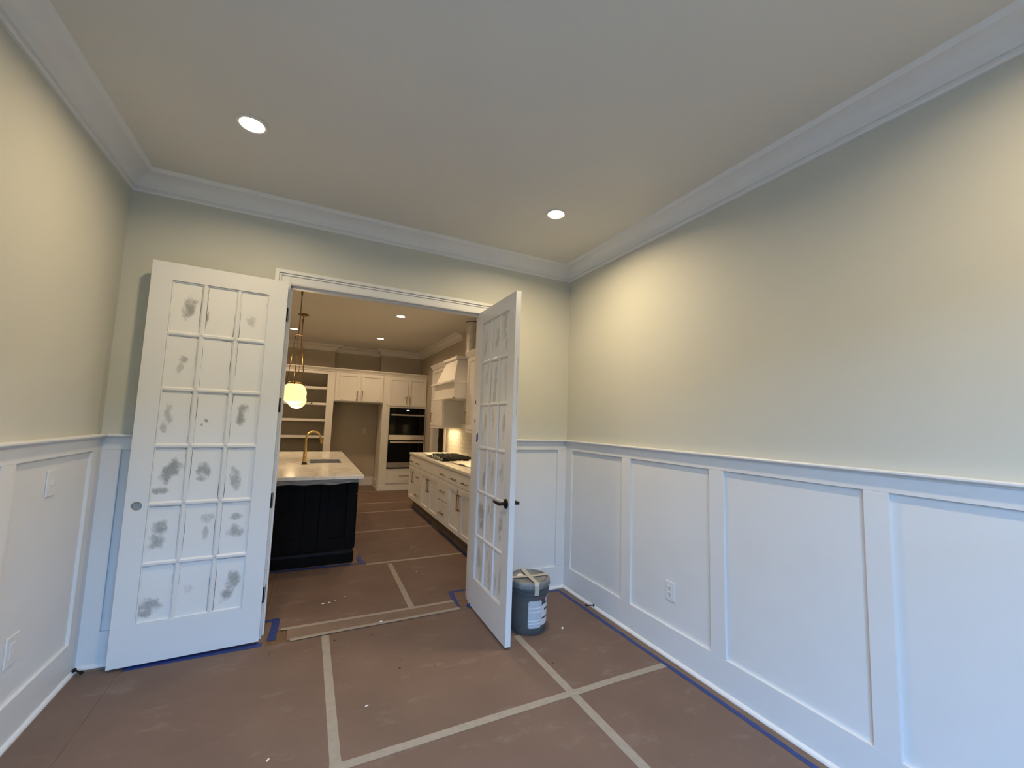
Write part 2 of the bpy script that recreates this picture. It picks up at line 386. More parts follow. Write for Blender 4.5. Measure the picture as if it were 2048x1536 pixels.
# ================================================================== FRENCH DOORS
DW, DHT, DT, DZ = 0.7524, 2.44, 0.040, 0.018
S0, S1, ZB, ZT, MW = 0.112, 0.645, 0.247, 2.346, 0.030
PWD = (S1 - S0 - 2 * MW) / 3; PHT = (ZT - ZB - 5 * MW) / 6
def pane_mesh(w, h, blots, seed):
    nu, nv = 18, 36
    me = D.meshes.new('pane'); V = []; Fc = []
    rnd = random.Random(seed)
    for i in range(nu + 1):
        for j in range(nv + 1): V.append((w * i / nu, 0, h * j / nv))
    for i in range(nu):
        for j in range(nv):
            a = i * (nv + 1) + j; Fc.append((a, a + nv + 1, a + nv + 2, a + 1))
    n0 = len(V)                       # back face and rim so that the pane is a slab
    V += [(0, 0.006, 0), (w, 0.006, 0), (w, 0.006, h), (0, 0.006, h)]
    Fc.append((n0, n0 + 3, n0 + 2, n0 + 1))
    me.from_pydata(V, [], Fc)
    at = me.attributes.new('scrape', 'FLOAT', 'POINT')
    uvl = me.uv_layers.new(name='edge')
    for k, p in enumerate(V):
        s = 0.0
        if k < n0:
            u, v = p[0] / w, 1 - p[2] / h
            for (bu, bv, ru, rv, rot, amt) in blots:
                du, dv = (u - bu), (v - bv) * h / w
                cu = du * math.cos(rot) + dv * math.sin(rot); cv = -du * math.sin(rot) + dv * math.cos(rot)
                q = (cu / (ru * 1.15)) ** 2 + (cv / (rv * 1.15)) ** 2
                nz = noise.noise(Vector((u * 5 + seed, v * 9, seed * 1.7))) * 0.9 + noise.noise(Vector((u * 12 + seed, v * 20, 5))) * 0.6
                s = max(s, amt * max(0.0, min(1.0, 1.15 - 0.75 * q + nz * 0.8)))
        at.data[k].value = s
    for lp in me.loops:
        p = V[lp.vertex_index]
        # distance to the nearest side edge or to the top edge (metres)
        uvl.data[lp.index].uv = (min(p[0], w - p[0], (h - p[2]) * 1.2), 0)
    me.materials.append(M['pane'])
    return me
R30 = 0.5
LB = {(0, 0): [(0.62, 0.50, 0.17, 0.42, 0.25, 0.75)], (0, 1): [(0.03, 0.68, 0.05, 0.28, 0.1, 1.2)], (0, 2): [(0.42, 0.64, 0.16, 0.27, 0, 0.42), (0.97, 0.25, 0.03, 0.30, 0, 0.8)],
      (1, 0): [(0.60, 0.45, 0.14, 0.14, 0, 0.62), (0.52, 0.60, 0.10, 0.20, 0.2, 0.45)],
      (2, 0): [(0.30, 0.42, 0.12, 0.40, -0.1, 0.5), (0.2, 0.68, 0.10, 0.2, 0, 0.5)], (2, 1): [(0.36, 0.55, 0.03, 0.04, 0, 1.3), (0.22, 0.63, 0.03, 0.04, 0, 1.0)],
      (2, 2): [(0.42, 0.28, 0.16, 0.20, 0.3, 0.7), (0.36, 0.50, 0.16, 0.22, 0.2, 0.75)],
      (3, 0): [(0.58, 0.42, 0.22, 0.42, 0.45, 0.75), (0.30, 0.80, 0.28, 0.10, 0.1, 0.7)], (3, 1): [(0.45, 0.44, 0.20, 0.30, 0.1, 0.7), (0.40, 0.60, 0.18, 0.10, 0, 0.6)],
      (3, 2): [(0.36, 0.62, 0.17, 0.42, -0.1, 0.62)],
      (4, 0): [(0.45, 0.38, 0.20, 0.22, 0, 0.7), (0.40, 0.65, 0.22, 0.24, 0, 0.66)], (4, 1): [(0.74, 0.28, 0.18, 0.16, 0.3, 0.52), (0.70, 0.56, 0.09, 0.22, 0, 0.5)],
      (4, 2): [(0.48, 0.28, 0.22, 0.12, 0, 0.6), (0.52, 0.56, 0.24, 0.22, 0, 0.66)],
      (5, 0): [(0.25, 0.72, 0.30, 0.30, -0.2, 0.66), (0.5, 0.70, 0.22, 0.10, 0.2, 0.6)], (5, 1): [(0.3, 0.5, 0.12, 0.18, 0, 0.30)], (5, 2): [(0.60, 0.42, 0.20, 0.30, 0, 0.7), (0.45, 0.66, 0.16, 0.32, 0.45, 0.7)]}
RB = {}
_r = random.Random(3)
for rr in range(6):
    for cc in range(3):
        RB[(rr, cc)] = [(_r.uniform(.2, .8), _r.uniform(.25, .75), _r.uniform(.08, .2), _r.uniform(.45, .9), _r.uniform(-.15, .15), _r.uniform(.3, .46)),
                        (_r.uniform(.2, .8), _r.uniform(.2, .8), _r.uniform(.06, .16), _r.uniform(.2, .5), _r.uniform(-.2, .2), _r.uniform(.32, .5))]
RB[(4, 0)] = [(0.5, 0.42, 0.35, 0.35, 0.1, 0.62), (0.6, 0.72, 0.22, 0.22, 0, 0.6)]
RB[(3, 0)] = [(0.75, 0.65, 0.16, 0.6, 0.2, 0.6)]
RB[(2, 2)] = [(0.6, 0.4, 0.14, 0.55, 0.1, 0.55)]
RB[(4, 2)] = [(0.6, 0.5, 0.2, 0.5, 0.1, 0.52)]
def french_door(name, blots, hole, seed, mir):
    # local frame: x from the hinge edge to the free edge, visible face at y=0, thickness to y=DT, z up from the door's foot
    root = empty(name)
    def rail(nm, x0, x1, z0, z1):
        return bx(x0, x1, 0, DT, z0, z1).build(nm, 'trim', root, local=True)
    rail('stile', 0, S0, 0, DHT)
    if hole:
        hx, hz, hr, n = 0.698, 0.937 - DZ, 0.027, 28
        bm = bmesh.new()
        rings = []
        for y in (0, DT):
            outer = [bm.verts.new(p) for p in ((S1, y, 0), (DW, y, 0), (DW, y, DHT), (S1, y, DHT))]
            inner = [bm.verts.new((hx + hr * math.cos(2 * PI * k / n), y, hz + hr * math.sin(2 * PI * k / n))) for k in range(n)]
            es = [bm.edges.new((outer[k], outer[(k + 1) % 4])) for k in range(4)] + [bm.edges.new((inner[k], inner[(k + 1) % n])) for k in range(n)]
            bmesh.ops.triangle_fill(bm, edges=es, use_beauty=True)
            rings.append((outer, inner))
        for k in range(4): bm.faces.new((rings[0][0][k], rings[0][0][(k + 1) % 4], rings[1][0][(k + 1) % 4], rings[1][0][k]))
        for k in range(n): bm.faces.new((rings[0][1][k], rings[0][1][(k + 1) % n], rings[1][1][(k + 1) % n], rings[1][1][k]))
        # drop faces triangle_fill may have laid across the hole
        for f in [f for f in bm.faces if all(abs(v.co.y - f.verts[0].co.y) < 1e-6 for v in f.verts)]:
            c = f.calc_center_median()
            if all((v in rings[0][1] or v in rings[1][1]) for v in f.verts): bm.faces.remove(f)
        bmesh.ops.recalc_face_normals(bm, faces=bm.faces)
        me = D.meshes.new('stile'); bm.to_mesh(me); bm.free(); me.materials.append(M['trim'])
        o = D.objects.new('stile', me); C.objects.link(o); o.parent = root
    else:
        rail('stile', S1, DW, 0, DHT)
    rail('top_rail', S0, S1, ZT - DZ, DHT); rail('bottom_rail', S0, S1, 0, ZB - DZ)
    # muntins: bevelled bars, slightly below the stile faces, in both directions
    yf = 0.003
    def bar(x0, x1, z0, z1, vert):
        mb = MB(); e = 0.009; dp = 0.012
        if vert:
            prof = lambda z: [(x0, dp, z), (x0 + e, yf, z), (x1 - e, yf, z), (x1, dp, z), (x1, DT - dp, z), (x1 - e, DT - yf, z), (x0 + e, DT - yf, z), (x0, DT - dp, z)]
            mb.loft([prof(z0), prof(z1)])
        else:
            prof = lambda x: [(x, dp, z0), (x, yf, z0 + e), (x, yf, z1 - e), (x, dp, z1), (x, DT - dp, z1), (x, DT - yf, z1 - e), (x, DT - yf, z0 + e), (x, DT - dp, z0)]
            mb.loft([prof(x0), prof(x1)])
        return mb.build('muntin', 'trim', root, local=True)
    for k in (1, 2):
        x = S0 + k * PWD + (k - 1) * MW
        bar(x, x + MW, ZB - DZ, ZT - DZ, True)
    for k in range(1, 6):
        z = ZB - DZ + k * PHT + (k - 1) * MW
        bar(S0, S1, z, z + MW, False)
    # sticking (small bevelled bead) round the glazed field
    mb = MB()
    for a, b, c, d in ((S0, S0 + 0.008, ZB, ZT), (S1 - 0.008, S1, ZB, ZT)): mb.box(a, b, 0.006, DT - 0.006, c - DZ, d - DZ)
    for c, d in ((ZB, ZB + 0.008), (ZT - 0.008, ZT)): mb.box(S0, S1, 0.006, DT - 0.006, c - DZ, d - DZ)
    mb.build('glazing_bead', 'trim', root, local=True, bevel=0.003)
    for r in range(6):
        for c in range(3):
            x = S0 + c * (PWD + MW); z = ZT - DZ - (r + 1) * PHT - r * MW
            cc = 2 - c if mir else c            # blots are listed from the viewer's left
            bl = blots.get((r, cc), [])
            if mir: bl = [(1 - b[0], *b[1:4], -b[4], b[5]) for b in bl]
            me = pane_mesh(PWD, PHT, bl, seed + r * 3 + c)
            p = D.objects.new('pane', me); C.objects.link(p); p.parent = root; p.location = (x, 0.014, z)
    for z in (2.231, 1.58, 0.922, 0.296):
        MB().lathe([(0.007, -0.05), (0.007, 0.05)], (-0.004, DT + 0.002, z - DZ), 12).box(-0.002, 0.0, 0.004, DT, z - DZ - 0.05, z - DZ + 0.05).build('hinge', 'black', root, local=True)
    return root
doorL = french_door('door_1', LB, True, 11, True)
doorL.location = (-2.4368, -0.072, DZ); doorL.rotation_euler = (0, 0, PI + math.radians(180 - 177.2183))
# door_1's face must look to -y: mirror the local y axis through its thickness
def flip_y(root):
    for ch in root.children:
        if not ch.data: continue
        me = ch.data
        if me.get('flipped'): continue
        for v in me.vertices: v.co.y = -v.co.y
        me.flip_normals(); me['flipped'] = 1
        ch.location.y = -ch.location.y
flip_y(doorL)
tag(doorL, 'left French door leaf folded back flat against the wall, panes scraped in grey patches', 'door', kind='structure')
doorR = french_door('door_2', RB, False, 71, False)
doorR.location = (-0.9549, -0.020, DZ); doorR.rotation_euler = (0, 0, -PI / 2 - math.radians(90 - 89.1074))
tag(doorR, 'right French door leaf standing open at right angles, with black lever handle', 'door', kind='structure')
# lever set of the right door (local frame of the door)
hx, hz = 0.697, 0.947 - DZ
for s, y0 in ((-1, 0.0), (1, DT)):
    hd = MB()
    ring = lambda r, y: [(hx + r * math.cos(2 * PI * k / 20), y, hz + r * math.sin(2 * PI * k / 20)) for k in range(20)]
    hd.loft([ring(0.033, y0), ring(0.033, y0 + s * 0.007), ring(0.028, y0 + s * 0.010)])
    hnd = hd.build('rose', 'black', doorR, local=True, smooth=True)
    lv = MB()
    lv.loft([ring(0.011, y0 + s * 0.008), ring(0.011, y0 + s * 0.058)])
    prof = lambda x, h, t: [(x, y0 + s * (0.050 - t / 2), hz - h), (x, y0 + s * (0.050 + t / 2), hz - h), (x, y0 + s * (0.050 + t / 2), hz + h), (x, y0 + s * (0.050 - t / 2), hz + h)]
    lv.loft([prof(hx + 0.012, 0.010, 0.018), prof(hx - 0.04, 0.010, 0.015), prof(hx - 0.105, 0.008, 0.012), prof(hx - 0.115, 0.006, 0.009)])
    lv.build('lever', 'black', hnd, local=True, bevel=0.003)
bx(DW, DW + 0.0015, 0.006, 0.034, hz - 0.029, hz + 0.029).build('latch_plate', 'outlet', doorR, local=True, bevel=0.001)
bx(DW + 0.0012, DW + 0.007, 0.013, 0.027, hz - 0.016, hz + 0.004).build('latch_bolt', 'outlet', doorR, local=True, bevel=0.003)
# paint flaked along the free edge, bits of blue tape on the hinge stile
bx(DW, DW + 0.0006, 0.028, 0.031, 1.55, 1.95).build('bare_wood_chip', 'grout', doorR, local=True)
t = MB(); pts = [(0.050, 1.375), (0.085, 1.40), (0.092, 1.372), (0.088, 1.335), (0.060, 1.318), (0.047, 1.335), (0.058, 1.350)]
t.loft([[(x, -0.0012, z) for x, z in pts], [(x, 0.0, z) for x, z in pts]]); t.build('tape_scrap', 'bluetape', doorR, local=True)
for z in (1.66, 1.50):
    bx(-0.003, 0.012, -0.0015, 0.003, z - 0.018, z + 0.012).build('tape_flake', 'slot', doorR, local=True)

# ================================================================== LIGHTS
def can_light(x, y, label, room=True, k=1.0):
    r = empty('recessed_light', (x, y, H))
    MB().lathe([(0.078, 0.0), (0.078, -0.004), (0.072, -0.008), (0.060, -0.006), (0.057, -0.001), (0.057, 0.0)], (x, y, H), 40).build('trim_ring', 'ceil' if room else 'kwhite', r, smooth=True)
    MB().lathe([(0.0565, -0.001), (0.0565, -0.005), (0.02, -0.0055)], (x, y, H), 40).build('lens', 'lens', r)
    ld = D.lights.new('recessed_lamp', 'AREA'); ld.energy = (CAN_W if room else KCAN_W) * k; ld.color = CAN_COL if room else KCAN_COL
    ld.shape = 'DISK'; ld.size = 0.105; ld.spread = math.radians(160)
    lo = D.objects.new('recessed_lamp', ld); C.objects.link(lo); lo.parent = r; lo.location = (0, 0, -0.012)
    tag(r, label, 'ceiling light', 'recessed lights in the room ceiling' if room else 'recessed lights in the kitchen ceiling')
    return r
can_light(-2.624, -0.880, 'lit round recessed light in the ceiling above the folded-back left door', k=0.62)
can_light(-0.715, -0.877, 'lit round recessed light in the ceiling near the far right corner', k=1.06)
can_light(-2.624, -3.37, 'recessed ceiling light near the window behind the camera, left side', k=0.5)
can_light(-0.715, -3.37, 'recessed ceiling light near the window behind the camera, right side')
can_light(-1.092, 2.885, 'kitchen recessed light nearest the doorway, over the aisle', False)
can_light(-1.088, 4.885, 'kitchen recessed light in front of the wall ovens', False)
can_light(-2.578, 4.90, 'kitchen recessed light seen left of the pendant rods', False)
can_light(-4.07, 4.90, 'kitchen recessed light far left beyond the island', False)
can_light(-4.07, 2.885, 'kitchen recessed light left of the island', False)
can_light(-1.092, 0.95, 'kitchen recessed light just inside the doorway', False)
# daylight portal in the window opening
pl = D.lights.new('window_portal', 'AREA'); pl.shape = 'RECTANGLE'; pl.size = WX1 - WX0; pl.size_y = WZ1 - WZ0; pl.cycles.is_portal = True
po = D.objects.new('window_portal', pl); C.objects.link(po); po.location = ((WX0 + WX1) / 2, YF - 0.13, (WZ0 + WZ1) / 2); po.rotation_euler = (PI / 2, 0, 0)
po.parent = win; po.location = (0, -0.06, (WZ1 - WZ0) / 2)

# ================================================================== KITCHEN CABINETS
def shaker(mb, F, u0, u1, w0, w1, fr=0.055, th=0.02, d0=0.0):
    mb.fb(F, u0, u0 + fr, w0, w1, d0, d0 + th).fb(F, u1 - fr, u1, w0, w1, d0, d0 + th)
    mb.fb(F, u0 + fr, u1 - fr, w0, w0 + fr, d0, d0 + th).fb(F, u0 + fr, u1 - fr, w1 - fr, w1, d0, d0 + th)
    mb.fb(F, u0 + fr, u1 - fr, w0 + fr, w1 - fr, d0, d0 + th * 0.4)
    return mb
def pull(parent, F, u, w, ln, vert, d0=0.02, m='dbrass'):
    mb = MB(); a = ln / 2; r = 0.005
    if vert:
        mb.fb(F, u - r, u + r, w - a, w + a, d0 + 0.026, d0 + 0.036)
        for q in (-1, 1): mb.fb(F, u - r, u + r, w + q * (a - 0.012) - r, w + q * (a - 0.012) + r, d0 - 0.001, d0 + 0.027)
    else:
        mb.fb(F, u - a, u + a, w - r, w + r, d0 + 0.026, d0 + 0.036)
        for q in (-1, 1): mb.fb(F, u + q * (a - 0.012) - r, u + q * (a - 0.012) + r, w - r, w + r, d0 - 0.001, d0 + 0.027)
    return mb.build('pull_handle', m, parent, bevel=0.0015)
def cdoor(root, F, u0, u1, w0, w1, hu=None, hw=None, ln=0.165, vert=True, name='door', flat=False, m='kwhite', hm='dbrass'):
    mb = MB()
    if flat: mb.fb(F, u0, u1, w0, w1, 0, 0.02)
    else: shaker(mb, F, u0, u1, w0, w1)
    o = mb.build(name, m, root, bevel=0.0015)
    if hu is not None: pull(o, F, hu, hw, ln, vert, m=hm)
    return o
def knobmark(parent, F, u, w, du=0.008, dw=0.006, d0=0.02):
    MB().fb(F, u - du, u + du, w - dw, w + dw, d0, d0 + 0.004).build('bumper', 'black', parent, bevel=0.001)

# ---- range run: face frames at x=-0.575, y from 0.2 to 3.98
FX = ('-x', -0.575); CB, CT = 0.16, 0.900
def base_unit(y0, y1, label):
    r = empty('base_cabinet', (-0.25, (y0 + y1) / 2, 0))
    bx(-0.575, KX, y0 + 0.0005, y1 - 0.0005, CB, CT).build('body', 'kwhite', r, bevel=0.001)
    bx(-0.50, KX, y0, y1, 0.0, CB).build('toe_kick', 'toe', r)
    MB().box(-0.514, -0.50, y0, y1, 0.0, 0.05).build('shoe_strip', 'toe', r, bevel=0.004)
    return tag(r, label, 'cabinet', 'white base cabinets along the range wall')
g = 0.004
DT0, DT1 = 0.735, 0.880
r = base_unit(3.557, 3.98, 'narrow white base cabinet at the far end of the range counter, next to the ovens')
cdoor(r, FX, 3.557 + g, 3.975, DT0, DT1, 3.77, 0.80, 0.14, False, 'drawer', True)
cdoor(r, FX, 3.557 + g, 3.975, 0.175, 0.715, 3.60, 0.555, 0.19, True)
r = base_unit(3.107, 3.557, 'white three-drawer base cabinet second from the far end of the range counter')
cdoor(r, FX, 3.107 + g, 3.557 - g, DT0, DT1, 3.33, 0.80, 0.15, False, 'drawer', True)
for w0, w1, h in ((0.455, 0.715, 0.585), (0.175, 0.435, 0.305)):
    cdoor(r, FX, 3.107 + g, 3.557 - g, w0, w1, 3.33, h, 0.15, False, 'drawer', True)
knobmark(r, FX, 3.36, 0.52)
r = base_unit(2.191, 3.107, 'wide white base cabinet with blank top panel below the cooktop')
cdoor(r, FX, 2.191 + g, 3.107 - g, DT0, DT1, name='false_front', flat=True)
cdoor(r, FX, 2.65, 3.107 - g, 0.175, 0.715, 2.68, 0.555, 0.19, True)
cdoor(r, FX, 2.191 + g, 2.647, 0.175, 0.715, 2.615, 0.555, 0.19, True)
r = base_unit(1.741, 2.191, 'white three-drawer base cabinet between two double-door cabinets of the range run')
cdoor(r, FX, 1.741 + g, 2.191 - g, DT0, DT1, 1.96, 0.80, 0.15, False, 'drawer', True)
for w0, w1, h in ((0.465, 0.715, 0.59), (0.175, 0.450, 0.31)):
    cdoor(r, FX, 1.741 + g, 2.191 - g, w0, w1, 1.96, h, 0.15, False, 'drawer', True)
knobmark(r, FX, 2.17, 0.463)
r = base_unit(0.83, 1.741, 'wide white base cabinet nearest the open right door, blue tape on its door')
cdoor(r, FX, 0.83 + g, 1.741 - g, DT0, DT1, 1.52, 0.80, 0.15, False, 'drawer', True)
pull(r, FX, 1.12, 0.80, 0.15, False)
dd = cdoor(r, FX, 1.287, 1.741 - g, 0.175, 0.715, 1.315, 0.56, 0.19, True)
MB().fb(FX, 1.36, 1.385, 0.655, 0.705, 0.02, 0.0212).build('tape_scrap', 'bluetape', dd)
cdoor(r, FX, 0.83 + g, 1.283, 0.175, 0.715, 1.255, 0.56, 0.19, True)
r = base_unit(0.16, 0.83, 'white base cabinet at the near end of the range run, behind the open right door')
cdoor(r, FX, 0.17, 0.83 - g, DT0, DT1, 0.5, 0.80, 0.15, False, 'drawer', True)
cdoor(r, FX, 0.17, 0.83 - g, 0.175, 0.715, 0.78, 0.555, 0.19, True)
ct = tag(bx(-0.605, KX - 0.006, 0.15, 3.985, 0.901, 0.932).build('range_countertop', 'marble', bevel=0.003), 'long white quartz countertop over the range base cabinets', 'countertop')

# ---- backsplash tiles on the right wall
bx(KX - 0.004, KX + 0.001, 0.15, 4.02, 0.932, 1.90).build('grout_bed', 'grout', wall_kr)
tl, tw, gr = 0.200, 0.066, 0.004
tm = None
row = 0; z = 0.934
while z < 1.86:
    y = 4.02 - (0 if row % 2 == 0 else tl / 2)
    first = True
    while y > (1.95 if z < 1.37 else 2.2):
        y0 = y - tl
        if z + tw < 1.365 or (y0 > 2.19 and y < 3.34):
            if tm is None:
                q = bx(-0.009, 0, -tl / 2 + gr / 2, tl / 2 - gr / 2, 0, tw - gr).build('tile', 'tile', wall_kr, local=True, bevel=0.0018, seg=1); tm = q
            else:
                q = tm.copy(); C.objects.link(q)
            q.location = (KX - 0.003 - random.uniform(0, 0.0012), y0 + tl / 2, z)
            q.rotation_euler = (0, random.uniform(-0.012, 0.012), random.uniform(-0.006, 0.006))
        y -= tl
    z += tw; row += 1

# ---- upper cabinets
UX = ('-x', -0.23)
UC = [(0, 2.42), (0.012, 2.42), (0.016, 2.432), (0.03, 2.45), (0.045, 2.475), (0.05, 2.478), (0.05, 2.492), (0, 2.492)]
def upper(y0, y1, zb, label, doors):
    r = empty('wall_cabinet', (-0.07, (y0 + y1) / 2, zb))
    bx(-0.23, KX - 0.002, y0, y1, zb, 2.43).build('body', 'kwhite', r, bevel=0.001)
    bx(-0.245, -0.19, y0, y1, zb - 0.02, zb + 0.004).build('light_rail', 'kwhite', r, bevel=0.004)
    mould(UC, '-x', -0.23, y0 - 0.04, y1 + 0.04, 0, 0).build('crown_moulding', 'kwhite', r)
    ld = D.lights.new('under_cabinet_lamp', 'AREA'); ld.shape = 'RECTANGLE'; ld.size = 0.03; ld.size_y = (y1 - y0) * 0.8; ld.energy = HOOD_W; ld.color = (1.0, 0.74, 0.38)
    lo = D.objects.new('under_cabinet_lamp', ld); C.objects.link(lo); lo.parent = r; lo.location = (0.0, 0, -0.012)
    bx(-0.09, -0.05, (y0 + y1) / 2 - (y1 - y0) * 0.4, (y0 + y1) / 2 + (y1 - y0) * 0.4, zb - 0.008, zb - 0.001).build('light_strip', 'outlet', r)
    for a, b, hu in doors: cdoor(r, UX, a, b, zb + 0.025, 2.40, hu, 1.555, 0.165, True)
    return tag(r, label, 'cabinet', 'white wall cabinets on the range wall')
upper(3.31, 4.05, 1.39, 'white wall cabinet beyond the range hood, nearer the ovens', [(3.325, 4.035, 3.90)])
upper(0.95, 2.19, 1.37, 'tall white wall cabinet on the near side of the range hood', [(1.575, 2.175, 2.14), (0.965, 1.57, 1.0)])

# ---- range hood
hr_ = empty('range_hood', (-0.15, 2.70, 1.825))
bx(-0.425, KX - 0.015, 2.205, 3.20, 1.83, 2.05).build('hood_box', 'kwhite', hr_, bevel=0.002)
MB().box(-0.447, -0.42, 2.197, 3.20, 1.822, 1.842).box(-0.447, -0.24, 2.197, 2.212, 1.822, 1.842).build('lower_trim', 'kwhite', hr_, bevel=0.002)
bx(-0.475, KX - 0.015, 2.193, 3.26, 2.05, 2.078).build('ledge', 'kwhite', hr_, bevel=0.003)
bm_ = MB()
q0 = [(-0.43, 2.225, 2.078), (-0.43, 3.125, 2.078), (0.08, 3.125, 2.078), (0.08, 2.225, 2.078)]
q1 = [(-0.29, 2.50, 2.432), (-0.29, 3.06, 2.432), (0.08, 3.06, 2.432), (0.08, 2.50, 2.432)]
bm_.loft([q0, q1]).build('tapered_canopy', 'kwhite', hr_, bevel=0.002)
bx(-0.325, 0.09, 2.47, 3.10, 2.432, 2.475).build('cap_moulding', 'kwhite', hr_, bevel=0.004)
bx(-0.36, 0.0, 2.35, 3.05, 1.824, 1.831).build('filter_panel', 'steel', hr_)
tag(hr_, 'white tapered range hood over the cooktop', 'range hood')
dk = empty('vent_duct', (-0.02, 2.64, 2.475))
MB().lathe([(0.112, 0), (0.112, 0.004), (0.104, 0.012), (0.104, 0.09), (0.107, 0.095), (0.107, 0.10), (0.103, 0.105), (0.103, 0.565)], (-0.02, 2.64, 2.475), 40).build('pipe', 'galv', dk, smooth=True)
MB().lathe([(0.108, 0), (0.108, 0.01)], (-0.02, 2.64, 3.04), 40).build('ceiling_gasket', 'black', dk, smooth=True)
MB().lathe([(0.116, 0.0), (0.116, 0.006), (0.106, 0.008), (0.1065, 0.05), (0.1085, 0.055)], (-0.02, 2.64, 2.49), 40, caps=False).build('collar', 'galv', dk, smooth=True)
tag(dk, 'bare galvanised vent duct running from the range hood to the ceiling', 'duct')

# ---- cooktop
ck = empty('gas_cooktop', (-0.22, 2.76, 0.932))
cy0, cy1, cx0, cx1 = 2.31, 3.22, -0.515, 0.01
bx(cx0, cx1, cy0, cy1, 0.932, 0.941).build('steel_tray', 'glass_black', ck, bevel=0.003)
for k in range(3):
    a = cy0 + 0.02 + k * 0.292; b = a + 0.286
    mb = MB(); z0, z1 = 0.962, 0.974
    for yy in (a, b - 0.012): mb.box(cx0 + 0.10, cx1 - 0.02, yy, yy + 0.012, z0, z1)
    for xx in (cx0 + 0.10, cx1 - 0.032): mb.box(xx, xx + 0.012, a, b, z0, z1)
    for q in range(1, 5):
        xx = cx0 + 0.10 + q * 0.08; mb.box(xx, xx + 0.008, a, b, z0, z1 + 0.006)
    mb.box(cx0 + 0.10, cx1 - 0.02, (a + b) / 2 - 0.004, (a + b) / 2 + 0.004, z0, z1)
    for xx in (cx0 + 0.10, cx1 - 0.036):
        for yy in (a, b - 0.016): mb.box(xx, xx + 0.016, yy, yy + 0.016, 0.941, z0 + 0.002)
    mb.build('grate', 'iron', ck, bevel=0.002)
for bx_, by_, br in ((-0.28, 2.47, 0.045), (-0.11, 2.47, 0.036), (-0.21, 2.765, 0.055), (-0.28, 3.06, 0.036), (-0.11, 3.06, 0.045)):
    MB().lathe([(br, 0), (br, 0.01), (br * 0.8, 0.014), (br * 0.8, 0.018), (br * 0.2, 0.02)], (bx_, by_, 0.941), 20).build('burner', 'iron', ck, smooth=True)
for k in range(5):
    MB().lathe([(0.019, 0), (0.019, 0.004), (0.015, 0.006), (0.014, 0.026), (0.010, 0.028)], (cx0 + 0.045, 2.50 + k * 0.13, 0.941), 18).build('knob', 'steel', ck, smooth=True)
tag(ck, 'black gas cooktop with cast iron grates set in the range countertop', 'cooktop')
# protective tissue sheets lying crumpled on the counter
def crumple(name, x0, x1, y0, y1, z, amp, seed, mtl, label, nu=26, nv=26, peak=None):
    mb = MB()
    def fn(u, v):
        h = abs(noise.noise(Vector((u * 3.1 + seed, v * 3.7, seed)))) + 0.5 * abs(noise.noise(Vector((u * 8 + seed, v * 8, 2.0))))
        zz = z + 0.002 + amp * h
        if peak: zz += peak[2] * math.exp(-(((u - peak[0]) / 0.16) ** 2 + ((v - peak[1]) / 0.22) ** 2))
        wob = 0.02 * noise.noise(Vector((u * 4, v * 4, seed + 9)))
        return (x0 + (x1 - x0) * u + wob, y0 + (y1 - y0) * v + wob, zz)
    o = mb.grid(fn, nu, nv).build(name, mtl, smooth=True)
    s = o.modifiers.new('thickness', 'SOLIDIFY'); s.thickness = 0.0006; s.offset = 1
    return tag(o, label, 'paper')
crumple('tissue_sheet', -0.42, 0.05, 1.58, 2.285, 0.932, 0.02, 3.3, 'parch', 'crumpled white protective sheet at the near end of the cooktop', peak=(0.82, 0.80, 0.075))
crumple('tissue_sheet', -0.44, 0.0, 3.30, 3.72, 0.932, 0.022, 8.1, 'parch', 'crumpled white protective sheet at the far end of the cooktop', peak=(0.35, 0.6, 0.025))

# ---- back wall: shelf unit, refrigerator bay, oven tower; fronts at y=5.72
FY = ('-y', 5.72); BY = KY - 0.09
CC = [(0, 2.42), (0.012, 2.42), (0.015, 2.435), (0.03, 2.455), (0.046, 2.475), (0.05, 2.478), (0.05, 2.492), (0, 2.492)]
su = empty('open_shelf_unit', (-2.60, 6.0, 0))
bx(-1.935, -1.803, 5.72, KY - 0.035, 0, 2.43).build('side_panel', 'kwhite', su, bevel=0.001)
bx(-3.40, -3.27, 5.72, KY - 0.035, 0, 2.43).build('side_panel', 'kwhite', su, bevel=0.001)
bx(-3.27, -1.935, 5.72, 5.74, 2.362, 2.43).build('top_rail', 'kwhite', su, bevel=0.001)
bx(-3.27, -1.935, 5.74, KY - 0.035, 2.41, 2.43).build('top_panel', 'kwhite', su)
bx(-3.27, -1.935, KY - 0.055, KY - 0.035, 0, 2.41).build('back_panel', 'paint_warmlit', su)
for zz in (2.072, 1.755, 1.428, 1.099, 0.77, 0.44, 0.12):
    bx(-3.27, -1.935, 5.74, KY - 0.056, zz - 0.024, zz + 0.024).build('shelf', 'kwhite', su, bevel=0.001)
MB().fb(('-y', 5.74), -2.215, -2.185, 1.752, 1.770, 0, 0.004).build('bumper', 'black', su)
mould(CC, '-y', 5.72, -3.42, -1.803, 0, 0).build('crown_moulding', 'kwhite', su)
tag(su, 'white built-in unit of open shelves behind the pendant globes', 'shelves')
fc = empty('bridge_cabinet', (-1.31, 6.0, 1.82))
bx(-1.802, -0.842, 5.72, KY - 0.035, 1.82, 2.43).build('body', 'kwhite', fc, bevel=0.001)
d1 = cdoor(fc, FY, -1.785, -1.325, 1.84, 2.40, -1.36, 1.96, 0.19, True); knobmark(d1, FY, -1.655, 1.865); knobmark(d1, FY, -1.375, 1.865, 0.006, 0.014)
d2 = cdoor(fc, FY, -1.290, -0.855, 1.84, 2.40, -1.262, 1.965, 0.19, True); knobmark(d2, FY, -0.955, 1.87, 0.006)
mould(CC, '-y', 5.72, -1.802, -0.842, 0, 0).build('crown_moulding', 'kwhite', fc)
tag(fc, 'white two-door cabinet above the empty refrigerator bay', 'cabinet')
